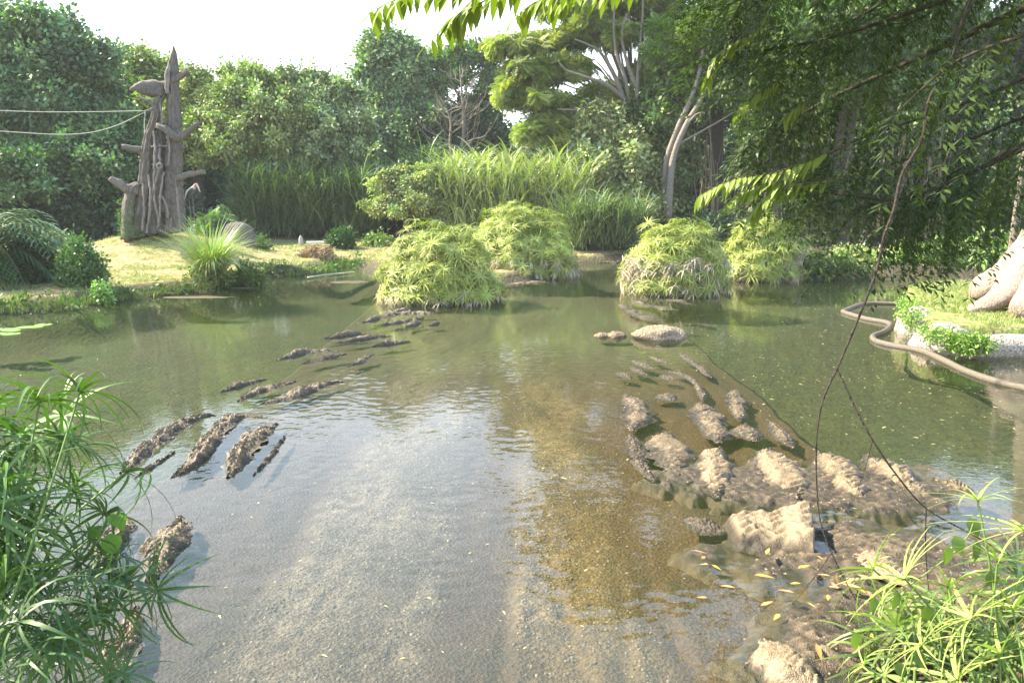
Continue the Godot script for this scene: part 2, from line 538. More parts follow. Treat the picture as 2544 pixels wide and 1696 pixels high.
func build_island():
	isle = PackedVector2Array([Vector2(8.87, -18.52), Vector2(7.96, -16.42), Vector2(7.28, -14.84), Vector2(6.75, -13.33), Vector2(6.82, -12.88), Vector2(7.45, -12.77), Vector2(8.37, -12.7)])
	for p in [Vector2(11.5, -12.3), Vector2(13.5, -14.5), Vector2(13.2, -18.5), Vector2(11.0, -19.6), Vector2(9.6, -19.2)]: isle.append(p)
	var b := MB.new()
	var n := 60
	for j in n + 1:
		for i in n + 1:
			var x := lerpf(6.2, 14.0, float(i) / n); var z := lerpf(-20.2, -11.5, float(j) / n)
			var d := -from_shore(Vector2(x, z), isle)
			var h := 0.33 * smoothstep(-0.06, 0.14, d) + 0.1 * smoothstep(0.0, 2.5, d) - 0.6 * smoothstep(0.02, -0.2, d) + 0.025 * lump.get_noise_2d(x * 25, z * 25)
			var q := lump.get_noise_2d(x * 30, z * 30)
			b.vert(Vector3(x, h, z), (Color(0.21, 0.26, 0.07).lerp(Color(0.33, 0.29, 0.14), clampf(q * 1.5, 0, 1)) if d > 0.05 else Color(0.09, 0.075, 0.04)))
	for j in n:
		for i in n:
			var a := j * (n + 1) + i
			b.quad(a, a + 1, a + n + 2, a + n + 1)
	structure("grass_island", b.commit(), M.ground)
	# its grass
	rng.seed = 31
	var xs := []; var cs := []
	for k in 5200:
		var p := Vector2(rr(7.6, 12.5), rr(-19.6, -12.3))
		var d := -from_shore(p, isle)
		if d < 0.12: continue
		xs.append(Transform3D(Basis(Vector3.UP, rr(0, TAU)).scaled(Vector3.ONE * rr(0.45, 0.8)), Vector3(p.x, 0.33 + 0.1 * smoothstep(0.0, 2.5, d), p.y)))
		cs.append(Color(0.27, 0.3, 0.1) * rr(0.75, 1.25))
	tag(many("island_grass", S.tuft0, M.blade, xs, cs, self), "short bright green grass covering the small island on the right", "grass")
	# pale kerb of rendered stone round the island's front
	var white := Color(0.62, 0.56, 0.48)
	var kerb := thing("island_kerb", "pale rounded concrete kerb along the front of the grass island", "kerb", Vector3(7.41, 0, -12.7))
	b = MB.new()
	var path := curve([Vector3(6.57, 0.12, -12.95), Vector3(6.51, 0.12, -12.44), Vector3(6.77, 0.12, -12.3), Vector3(7.15, 0.12, -12.26), Vector3(7.61, 0.12, -12.26), Vector3(8.18, 0.12, -12.23)], 0.12)
	for k in path.size(): path[k] -= kerb.position
	b.tube(path, taper(path.size(), 0.17, 0.2), 10, white, 0.25, 0, lump)
	part("kerb_body", b.commit(), M.rock, kerb)
	for r in [[Vector3(7.1, 0.08, -14.27), Vector3(0.3, 0.33, 0.42), "white painted rock at the left tip of the grass island"], [Vector3(6.85, 0.05, -12.88), Vector3(0.5, 0.3, 0.3), "low pale rock at the front corner of the grass island among creepers"]]:
		tag(boulder("island_rock", r[0], r[1], Color(0.55, 0.5, 0.42), 5), r[2], "rock")
	# creepers over the edge
	rng.seed = 33
	for g in [[[Vector3(7.82, 0.3, -16.17), Vector3(7.18, 0.3, -14.71), Vector3(6.67, 0.3, -13.49)], 90, "yellow green creeper spilling over the back left edge of the island"], [[Vector3(6.52, 0.25, -12.74), Vector3(6.53, 0.25, -12.36), Vector3(6.53, 0.25, -12.1)], 60, "creeper with small leaves between the two pale island rocks"], [[Vector3(6.63, 0.22, -12.16), Vector3(6.79, 0.22, -11.98), Vector3(6.98, 0.22, -11.91)], 120, "bushy green creeper hanging over the island kerb into the water"]]:
		var t := thing("creeper", g[2], "creeper", g[0][0])
		xs = []; cs = []
		for k in g[1]:
			var q: Vector3 = curve(g[0], 0.05)[rng.randi() % 8 + int(rr(0, curve(g[0], 0.05).size() - 8))] + gauss3() * Vector3(0.16, 0.09, 0.14)
			q.y = maxf(q.y, 0.06)
			xs.append(Transform3D(facing(unit() + Vector3(0, 0, 0.6), unit()).scaled_local(Vector3.ONE * rr(0.22, 0.36)), q - g[0][0]))
			cs.append(Color(0.2, 0.3, 0.06) * rr(0.7, 1.3))
		many("leaves", S.broad1, M.leaf, xs, cs, t)
	# buttressed trunk
	var o := thing("buttressed_tree", "thick pale buttressed tree trunk with spreading roots on the grass island", "tree", Vector3(9.96, 0.49, -14.8))
	o.position.y = 0.4
	var tp := o.position
	var pale := Color(0.47, 0.38, 0.31)
	b = MB.new()
	b.tube([Vector3(0, -0.2, 0), Vector3(0, 0.6, 0), Vector3(0.02, 1.4, 0), Vector3(0.05, 2.6, 0), Vector3(0.1, 4.5, 0), Vector3(0.2, 7.5, 0)], [0.75, 0.62, 0.5, 0.45, 0.42, 0.34], 24, pale, 0.25, 6, lump)
	part("trunk", b.commit(), M.bark, o)
	for r in [[[Vector3(9.52, 1.51, -14.8), Vector3(9.14, 0.99, -14.9), Vector3(8.9, 0.72, -15.2), Vector3(8.86, 0.56, -15.6)], [0.4, 0.33, 0.26, 0.17]], [[Vector3(9.38, 1.14, -14.5), Vector3(8.87, 0.86, -14.3), Vector3(8.42, 0.57, -14.2), Vector3(8, 0.38, -14.3)], [0.42, 0.34, 0.2, 0.05]], [[Vector3(9.36, 0.95, -14.2), Vector3(8.77, 0.62, -13.8), Vector3(8.42, 0.43, -13.6)], [0.4, 0.3, 0.14]]]:
		b = MB.new()
		var q := []
		for p in r[0]: q.append(p - tp)
		var cq := curve(q, 0.12)
		var rad := []
		for k in cq.size():
			var f: float = float(k) / (cq.size() - 1) * (r[1].size() - 1)
			rad.append(lerpf(r[1][int(f)], r[1][mini(int(f) + 1, r[1].size() - 1)], f - int(f)))
		b.tube(cq, rad, 14, pale, 0.3, 3, lump)
		part("root", b.commit(), M.bark, o)
	# floating hose
	b = MB.new()
	var hp := curve([Vector3(8.57, 0.02, -17.6), Vector3(8.16, 0.02, -17.73), Vector3(7.62, 0.02, -17.67), Vector3(6.88, 0.02, -16.77), Vector3(6.72, 0.02, -16.47), Vector3(6.8, 0.02, -15.63), Vector3(6.99, 0.02, -15.21), Vector3(6.91, 0.02, -14.82), Vector3(6.49, 0.02, -14.17), Vector3(6.12, 0.02, -13.74), Vector3(5.98, 0.02, -13.26), Vector3(6.11, 0.02, -12.85), Vector3(6.33, 0.02, -12.46), Vector3(6.3, 0.02, -11.74), Vector3(6.24, 0.02, -11.05), Vector3(6.3, 0.02, -10.43), Vector3(6.48, 0.02, -9.99), Vector3(6.65, 0.02, -9.35)], 0.1)
	b.tube(hp, taper(hp.size(), 0.048, 0.048), 10, Color(0.2, 0.175, 0.14), 0.12, 0, lump)
	tag(part("floating_hose", b.commit(), M.mud, self), "long muddy floating hose winding over the water to the grass island", "hose")

func boulder(called: String, at: Vector3, r: Vector3, col: Color, sd: int) -> MeshInstance3D:
	var b := MB.new()
	var nu := 26; var nv := 14
	for j in nv + 1:
		for i in nu:
			var th := PI * j / nv; var ph := TAU * i / nu
			var d := Vector3(sin(th) * cos(ph), cos(th), sin(th) * sin(ph))
			var q := d * (1.0 + 0.28 * lump.get_noise_3dv(d * 16.0 + Vector3.ONE * sd * 7.0) + 0.1 * lump.get_noise_3dv(d * 50.0 + Vector3.ONE * sd))
			b.vert(q * r, col * (1.0 + 0.25 * lump.get_noise_3dv(d * 40.0)))
	for j in nv:
		for i in nu:
			var a := j * nu + i; var e := j * nu + (i + 1) % nu
			b.quad(a, e, e + nu, a + nu)
	var o := part(called, b.commit(), M.rock, self)
	o.position = at
	return o

# ---------------------------------------------------------------- mud
const DRY := Color(0.35, 0.27, 0.175)
const WET := Color(0.062, 0.049, 0.03)

func ridge(pts: Array, width: float, height: float, tread: float, dry := 0.5) -> ArrayMesh:   # one bar of churned mud, with the bars of a tyre across it
	var step := 0.011
	var path := curve(pts, step)
	var n := path.size()
	var b := MB.new()
	var k := 26
	var sd := rr(0, 50)
	var pitch := clampf(width * 0.2, 0.036, 0.066)
	for i in n:
		var dir: Vector3 = (path[mini(i + 5, n - 1)] - path[maxi(i - 5, 0)])
		dir.y = 0.0
		var side := dir.normalized().cross(Vector3.UP)
		var s := i * step
		var e := minf(s, (n - 1) * step - s)
		var end := smoothstep(-0.02, minf(0.5, (n - 1) * step * 0.45), e)
		var w := width * 0.5 * (0.15 + 0.9 * end) * (1.0 + 0.5 * lump.get_noise_2d(s * 75.0, sd))
		var shift := width * 0.22 * lump.get_noise_2d(s * 30.0, sd + 30.0)
		var hh := height * 0.62 * end * (0.9 + 0.8 * lump.get_noise_2d(s * 45.0, sd + 9.0))
		var skew := 0.45 * lump.get_noise_2d(s * 12.0, sd + 70.0) + 0.2
		for j in k + 1:
			var u := lerpf(-1.5, 1.5, float(j) / k)
			var q: Vector3 = path[i] + side * (u * w + shift)
			var prof := clampf(1.25 - pow(absf(u + skew * (1.0 - u * u)), 2.2), -0.6, 1.0)
			var y := hh * prof
			var m := lump.get_noise_3d(q.x * 120.0, q.z * 120.0, sd)
			var g := lump.get_noise_3d(q.x * 420.0, q.z * 420.0, sd)
			var bar := sin((s + absf(u) * 0.07) * TAU / pitch)
			bar = clampf(bar * 2.2, -1.0, 1.0)
			y += tread * bar * smoothstep(1.1, 0.6, absf(u)) * smoothstep(-0.25, 0.3, m + 0.15)
			y += 0.28 * height * m * (1.0 - 0.4 * dry) + 0.019 * g * (1.0 - 0.5 * dry)
			q.y = path[i].y + y
			var up := smoothstep(0.01, maxf(0.04, height * 0.55), q.y + 0.025 * g)
			b.vert(q, WET.lerp(DRY, up * dry) * (1.0 + 0.45 * g))
			if q.y > 0.004 and q.z > -13.0 and rng.randf() < 0.075: grit_at.append(q)
	for i in n - 1:
		for j in k:
			var a := i * (k + 1) + j
			b.quad(a, a + 1, a + k + 2, a + k + 1)
	return b.commit()

func build_mud():
	rng.seed = 41
	# left of the ford, from the far row to the near one: [label, dry, group of [points, width, height]]
	var left := [
		["farthest mud row before the big sedge clump", [[[Vector3(-2.46, 0, -16.6), Vector3(-2.04, 0, -16.78)], 0.107], [[Vector3(-2.8, 0, -15.23), Vector3(-2.53, 0, -15.97), Vector3(-2.19, 0, -16.42), Vector3(-1.53, 0, -16.42)], 0.121], [[Vector3(-2.53, 0, -14.94), Vector3(-2.13, 0, -15.28), Vector3(-1.71, 0, -15.86)], 0.098], [[Vector3(-1.94, 0, -14.74), Vector3(-1.72, 0, -15.38)], 0.129], [[Vector3(-1.53, 0, -14.94), Vector3(-1.35, 0, -15.23)], 0.065]]],
		["second farthest mud row left of the ford", [[[Vector3(-3.2, 0, -13.53), Vector3(-2.87, 0, -13.85), Vector3(-2.47, 0, -14.11)], 0.089], [[Vector3(-2.87, 0, -13.14), Vector3(-2.46, 0, -13.61), Vector3(-1.98, 0, -13.9)], 0.087], [[Vector3(-2.23, 0, -12.91), Vector3(-1.95, 0, -13.14), Vector3(-1.65, 0, -13.33)], 0.085]]],
		["middle mud row left of the ford", [[[Vector3(-3.46, 0, -11.84), Vector3(-3.28, 0, -12.25), Vector3(-3.07, 0, -12.49), Vector3(-2.68, 0, -12.56)], 0.119], [[Vector3(-3.04, 0, -11.6), Vector3(-2.8, 0, -11.9), Vector3(-2.52, 0, -12.29)], 0.096], [[Vector3(-2.32, 0, -11.42), Vector3(-2.21, 0, -11.84), Vector3(-2.09, 0, -12.25)], 0.096]]],
		["second nearest mud row left of the ford", [[[Vector3(-3.6, 0, -9.91), Vector3(-3.5, 0, -10.3), Vector3(-3.25, 0, -10.64)], 0.101], [[Vector3(-3.26, 0, -9.49), Vector3(-3.14, 0, -10.04), Vector3(-2.83, 0, -10.51)], 0.131], [[Vector3(-2.94, 0, -9.35), Vector3(-2.6, 0, -9.84), Vector3(-2.44, 0, -10.3), Vector3(-2.21, 0, -10.49)], 0.141]]],
	]
	var names := ["leftmost", "second", "third", "fourth", "rightmost"]
	for row in left:
		for k in row[1].size():
			var r: Array = row[1][k]
			var o := part("mud_ridge", ridge(r[0], r[1], rr(0.07, 0.1), 0.012, 0.5), M.mud, self)
			tag(o, "%s ridge in the %s" % ["rightmost" if k == row[1].size() - 1 else names[k], row[0]], "mud ridge", "tyre-churned mud ridges along the left of the ford")
	for r in [
		["long narrow mud ridge running down to the sedge at left", [Vector3(-3.5, 0, -6.98), Vector3(-3.53, 0, -8.07), Vector3(-3.51, 0, -8.7), Vector3(-3.31, 0, -8.9)], 0.134, 0.09],
		["thin short mud ridge between two long ones beside the left sedge", [Vector3(-3.3, 0, -6.86), Vector3(-3.28, 0, -7.19), Vector3(-3.23, 0, -7.56)], 0.044, 0.04],
		["long curved mud ridge bent at its top, left of the ford", [Vector3(-2.97, 0, -6.86), Vector3(-2.95, 0, -7.37), Vector3(-3.07, 0, -8.28), Vector3(-3, 0, -8.83), Vector3(-2.77, 0, -8.81)], 0.158, 0.1],
		["broad straight mud ridge left of the ford with steep dark right side", [Vector3(-2.49, 0, -6.86), Vector3(-2.59, 0, -7.63), Vector3(-2.59, 0, -8.13), Vector3(-2.51, 0, -8.55)], 0.177, 0.11],
		["thin isolated mud ridge farthest right in its row, left of the ford", [Vector3(-2.29, 0, -6.93), Vector3(-2.28, 0, -7.41), Vector3(-2.32, 0, -8.16)], 0.045, 0.04],
		["sunlit mud ridge just behind the left sedge stems", [Vector3(-2.74, 0, -4.97), Vector3(-2.83, 0, -5.42), Vector3(-2.93, 0, -5.98)], 0.168, 0.12],
		["wide gritty mud ridge standing alone right of the left sedge", [Vector3(-2.32, 0, -4.91), Vector3(-2.44, 0, -5.4), Vector3(-2.56, 0, -5.99)], 0.238, 0.1],
		["wet mud ridge low under the left sedge at the bottom edge", [Vector3(-2.08, 0, -3.79), Vector3(-2.17, 0, -4.2), Vector3(-2.27, 0, -4.61)], 0.145, 0.08],
	]:
		tag(part("mud_ridge", ridge(r[1], r[2], r[3], 0.014, 0.45), M.mud, self), r[0], "mud ridge", "tyre-churned mud ridges along the left of the ford")
	for r in [
		["small mud ridge left in the far trio beside the ford's right side", [Vector3(1.43, 0, -11.06), Vector3(1.59, 0, -10.72)], 0.094, 0.05, 0.5],
		["small mud ridge in the middle of the far trio right of the ford", [Vector3(1.66, 0, -11.42), Vector3(1.85, 0, -10.87)], 0.096, 0.05, 0.5],
		["small mud ridge right in the far trio right of the ford", [Vector3(1.77, 0, -11.78), Vector3(2, 0, -11.25)], 0.100, 0.05, 0.5],
		["short pale mud lump beside the thin curving mud string", [Vector3(1.99, 0, -10.84), Vector3(2.16, 0, -10.61)], 0.093, 0.05, 0.5],
		["thin curving string of mud leading to a thicker ridge right of the ford", [Vector3(2.13, 0, -11.19), Vector3(2.37, 0, -10.72), Vector3(2.36, 0, -9.95), Vector3(2.24, 0, -9.43)], 0.069, 0.045, 0.5],
		["thin straight mud ridge pointing at the pale flat rock", [Vector3(2.06, 0, -12.16), Vector3(2.28, 0, -11.54)], 0.064, 0.04, 0.4],
		["thin mud ridge far right beside the amber edge of the ford", [Vector3(2.57, 0, -12.42), Vector3(2.64, 0, -11.54), Vector3(2.67, 0, -10.72)], 0.087, 0.045, 0.4],
		["blunt mud ridge with a narrow tail, leftmost of the right hand ridges", [Vector3(1.39, 0, -9.84), Vector3(1.44, 0, -9.23), Vector3(1.34, 0, -8.6), Vector3(1.25, 0, -8.28)], 0.212, 0.08, 0.6],
		["round mud lump between two ridges right of the ford", [Vector3(1.82, 0, -9.84), Vector3(1.93, 0, -9.53)], 0.179, 0.07, 0.5],
		["broad mud ridge at the end of the curving mud string", [Vector3(2.18, 0, -9.43), Vector3(2.16, 0, -8.74), Vector3(2.08, 0, -7.86)], 0.249, 0.11, 0.65],
		["narrow mud ridge littered with dry leaves, near the amber edge", [Vector3(2.77, 0, -10.11), Vector3(2.64, 0, -9.33), Vector3(2.48, 0, -8.64)], 0.163, 0.1, 0.6],
		["stubby mud ridge below the leaf littered one", [Vector3(2.48, 0, -8.55), Vector3(2.43, 0, -7.91)], 0.209, 0.09, 0.6],
		["small mud ridge with a thin tail, rightmost in the farther rows", [Vector3(2.8, 0, -8.69), Vector3(2.78, 0, -8.25), Vector3(2.75, 0, -7.67)], 0.127, 0.07, 0.7],
		["half drowned mud ridge leftmost in the middle right row", [Vector3(1.22, 0, -8.2), Vector3(1.19, 0, -7.31), Vector3(1.23, 0, -6.74)], 0.121, 0.05, 0.35],
		["broad mud ridge with a dark broken right face", [Vector3(1.57, 0, -8.25), Vector3(1.52, 0, -7.66), Vector3(1.43, 0, -7.01)], 0.329, 0.14, 0.6],
		["pale dry mud ridge with tyre marks, left of the wide one", [Vector3(2.02, 0, -7.72), Vector3(1.84, 0, -7.16), Vector3(1.68, 0, -6.38)], 0.263, 0.17, 0.95],
		["wide pale mud ridge with tyre marks in the middle of the right hand row", [Vector3(2.48, 0, -7.72), Vector3(2.41, 0, -7.04), Vector3(2.29, 0, -6.32)], 0.335, 0.17, 0.95],
		["wide pale mud ridge crossed by the hanging twig", [Vector3(2.97, 0, -7.59), Vector3(2.93, 0, -7.01), Vector3(2.84, 0, -6.24)], 0.296, 0.17, 0.95],
		["pale tyre marked mud ridge rightmost of the four wide ones", [Vector3(3.36, 0, -7.52), Vector3(3.37, 0, -7.01), Vector3(3.4, 0, -6.26)], 0.257, 0.15, 0.95],
		["small pale mud ridge apart on the right, in the blue reflection", [Vector3(3.66, 0, -6.84), Vector3(3.76, 0, -6.71), Vector3(3.84, 0, -6.48)], 0.172, 0.12, 0.85],
		["dark wet mud ridge left of the big dry mud block", [Vector3(1.31, 0, -5.96), Vector3(1.42, 0, -5.85), Vector3(1.57, 0, -5.69)], 0.197, 0.06, 0.3],
		["pale mud ridge running under the sedge at bottom right", [Vector3(2.46, 0.03, -5.4), Vector3(2.47, 0.03, -5.11), Vector3(2.48, 0.03, -4.8)], 0.205, 0.12, 1.0],
		["pale mound of tyre marked mud at the bottom edge right of centre", [Vector3(1.36, 0.03, -4.19), Vector3(1.44, 0.03, -3.98), Vector3(1.55, 0.03, -3.67)], 0.257, 0.14, 1.0],
	]:
		tag(part("mud_ridge", ridge(r[1], r[2], r[3] * 0.6, (0.004 + 0.009 * r[4] * r[4]) * (0.5 if r[3] > 0.115 and r[4] == 1.0 else 1.0), r[4]), M.mud, self), r[0], "mud ridge", "tyre-churned mud ridges along the right of the ford")
	# big dry block of mud with a broken right side
	var mb := thing("mud_block", "big pale dry block of mud with tyre marks and a broken dark right face", "mud block", Vector3(1.87, 0, -5.58))
	var b := MB.new()
	var n := 64
	var q := [Vector3(1.58, 0, -5.89), Vector3(2.31, 0, -5.98), Vector3(2.05, 0, -5.16), Vector3(1.57, 0, -5.42)]
	for j in n + 1:
		for i in n + 1:
			var u := float(i) / n; var t := float(j) / n
			var far: Vector3 = q[0].lerp(q[1], u); var near: Vector3 = q[3].lerp(q[2], u)
			var p := far.lerp(near, t) - mb.position
			var wob := 0.5 * lump.get_noise_2d(t * 60.0, 4.0)
			var edge := smoothstep(0.0, 0.12, u) * smoothstep(0.0, 0.015, 1.0 - u - 0.06 * (wob + 0.4)) * smoothstep(0.0, 0.1, t) * smoothstep(0.0, 0.3, 1.0 - t)
			var h := 0.085 + 0.1 * u + 0.018 * sin(u * 9.0 + 0.4)
			var crease := sin((t * 0.9 + absf(fmod(u * 3.0, 1.0) - 0.5) * 0.25) * TAU * 7.0)
			p.y = -0.02 + edge * (h + 0.011 * crease + 0.05 * lump.get_noise_2d(p.x * 50.0, p.z * 50.0)) + 0.02 * lump.get_noise_2d(p.x * 130.0, p.z * 130.0)
			var up := smoothstep(0.03, 0.12, p.y)
			b.vert(p, WET.lerp(DRY, up) * (1.0 + 0.25 * lump.get_noise_2d(p.x * 120.0, p.z * 120.0)))
	for j in n:
		for i in n:
			var a := j * (n + 1) + i
			b.quad(a, a + 1, a + n + 2, a + n + 1)
	part("block_body", b.commit(), M.mud, mb)
	# the wet flat that joins the ridges on the near right
	b = MB.new()
	var nx := 280; var nz := 240
	var shore := PackedVector2Array([Vector2(1.28, -5.36), Vector2(1.54, -5.19), Vector2(1.74, -4.97), Vector2(1.85, -4.83), Vector2(1.73, -4.63), Vector2(1.5, -4.48), Vector2(1.33, -4.11), Vector2(1.18, -3.72)])
	for e in [Vector2(4.8, -3.0), Vector2(5.2, -5.6)]: shore.append(e)
	for e in PackedVector2Array([Vector2(3.81, -5.89), Vector2(3.14, -5.62), Vector2(2.89, -5.89), Vector2(2.51, -5.94), Vector2(2.17, -5.65), Vector2(1.65, -5.58)]): shore.append(e)
	for j in nz + 1:
		for i in nx + 1:
			var x := lerpf(0.8, 5.4, float(i) / nx); var z := lerpf(-6.6, -2.7, float(j) / nz)
			var d := -from_shore(Vector2(x, z), shore)
			var g := grain.get_noise_2d(x * 190.0, z * 190.0)
			var m := lump.get_noise_2d(x * 30.0, z * 30.0)
			var tr := sin((x * 0.5 + z) * TAU / 0.09) * smoothstep(0.0, 0.25, m)
			var h := 0.075 * smoothstep(-0.3, 0.35, d + 0.3 * m) - 0.05 + 0.05 * m * smoothstep(-0.2, 0.3, d) + 0.011 * g + 0.01 * lump.get_noise_2d(x * 260.0, z * 260.0) + 0.008 * tr * smoothstep(0.0, 0.2, d) + 0.06 * smoothstep(0.4, 1.6, d)
			h -= 0.16 * smoothstep(0.0, -0.35, d + 0.15 * m)
			var up := smoothstep(0.0, 0.09, h + 0.04 * g)
			if h > 0.004 and rng.randf() < 0.12: grit_at.append(Vector3(x, h, z))
			b.vert(Vector3(x, h, z), Color(0.11, 0.08, 0.035).lerp(WET, smoothstep(-0.06, 0.0, h)).lerp(DRY, up * 0.5) * (1.0 + 0.3 * g))
	for j in nz:
		for i in nx:
			var a := j * (nx + 1) + i
			b.quad(a, a + nx + 1, a + nx + 2, a + 1)
	structure("mud_flat", b.commit(), M.mud)
	# low wet shoal that joins the feet of the four wide ridges
	b = MB.new()
	shore = PackedVector2Array([Vector2(1.21, -6.95), Vector2(1.54, -7.25), Vector2(1.87, -7.28), Vector2(2.34, -7.23), Vector2(2.79, -7.16), Vector2(3.22, -7.07), Vector2(3.56, -6.65), Vector2(3.51, -6.2), Vector2(3.16, -6.05), Vector2(2.86, -6.06), Vector2(2.59, -6.15), Vector2(2.24, -6.13), Vector2(1.84, -6.29), Vector2(1.5, -6.53)])
	for j in 141:
		for i in 221:
			var x := lerpf(0.9, 4.2, i / 220.0); var z := lerpf(-7.8, -5.7, j / 140.0)
			var d := -from_shore(Vector2(x, z), shore)
			var g := grain.get_noise_2d(x * 210.0, z * 210.0)
			var m := lump.get_noise_2d(x * 60.0, z * 60.0)
			var h := 0.05 * smoothstep(-0.2, 0.2, d + 0.25 * m) - 0.03 + 0.03 * m + 0.008 * g + 0.01 * lump.get_noise_2d(x * 260.0, z * 260.0)
			h -= 0.18 * smoothstep(0.02, -0.25, d + 0.12 * m)
			if h > 0.004 and rng.randf() < 0.12: grit_at.append(Vector3(x, h, z))
			b.vert(Vector3(x, h, z), Color(0.11, 0.08, 0.035).lerp(WET, smoothstep(-0.06, 0.0, h)).lerp(DRY, 0.5 * smoothstep(0.01, 0.075, h + 0.03 * g)) * (1.0 + 0.3 * g))
	for j in 140:
		for i in 220:
			var a := j * 221 + i
			b.quad(a, a + 221, a + 222, a + 1)
	structure("mud_shoal", b.commit(), M.mud)
	# rocks
	tag(boulder("flat_rock", Vector3(2.48, 0, -13.73) + Vector3(0, 0.03, 0), Vector3(0.46, 0.17, 0.28), Color(0.36, 0.29, 0.2), 11), "pale flat rock standing out of the water before the right sedge clump", "rock")
	for r in [[Vector3(1.54, 0, -13.85), 0.13, "small stone left of the pale flat rock"], [Vector3(1.78, 0, -13.85), 0.17, "stone touching the left side of the pale flat rock"]]:
		tag(boulder("stone", r[0], Vector3(r[1], r[1] * 0.5, r[1]), Color(0.26, 0.2, 0.13), 8), r[2], "stone")
	for r in [[[Vector3(2.32, -0.02, -17.81), Vector3(2.55, -0.02, -16.26), Vector3(2.98, -0.02, -15.72)], 0.172, "leftmost shallow mud streak below the right hand sedge clump"], [[Vector3(2.6, -0.02, -18.52), Vector3(3.02, -0.02, -17.48), Vector3(3.49, -0.02, -17.04)], 0.166, "middle shallow mud streak below the right hand sedge clump"], [[Vector3(3.19, -0.02, -18.52), Vector3(3.66, -0.02, -18.37), Vector3(3.93, -0.02, -17.81)], 0.214, "shallow mud patch touching the right hand sedge clump"]]:
		tag(part("mud_streak", ridge(r[0], r[1], 0.055, 0.006, 0.8), M.mud, self), r[2], "mud ridge")
	tag(part("mud_shelf", ridge([Vector3(-0.29, 0, -21.21), Vector3(0.27, 0, -21.6), Vector3(1.01, 0, -22.21)], 0.160, 0.06, 0.0, 0.7), M.mud, self), "low pale mud shelf between the two left sedge clumps", "mud shelf")
	tag(part("far_mud_shelf", ridge([Vector3(1.79, 0, -27.36), Vector3(2.84, 0, -27.68), Vector3(4.47, 0, -27.84)], 0.117, 0.1, 0.0, 0.5), M.mud, self), "narrow mud shelf under the far reeds at the head of the channel", "mud shelf")

# ---------------------------------------------------------------- climbing tree
func column(o: Node, called: String, pts: Array, radii: Array, col: Color, flutes := 7, rough := 0.35, sides := 28) -> void:
	var q := []
	for p in pts: q.append(p - o.position)
	var cq := curve(q, 0.1)
	# radii are given per point
	var out := []
	var seg := 0
	for k in cq.size():
		if k > 0 and k < cq.size() - 1: cq[k] += gauss3() * 0.018
		while seg < q.size() - 2 and (cq[k] - q[seg]).length() > (q[seg + 1] - q[seg]).length() - 1e-4: seg += 1
		var t := clampf((cq[k] - q[seg]).length() / maxf(0.01, (q[seg + 1] - q[seg]).length()), 0, 1)
		out.append(lerpf(radii[seg], radii[seg + 1], t) * 0.86 * (1.0 + 0.12 * gauss()))
	var b := MB.new()
	b.tube(cq, out, sides, col, rough, flutes, lump)
	part(called, b.commit(), M.tower, o)

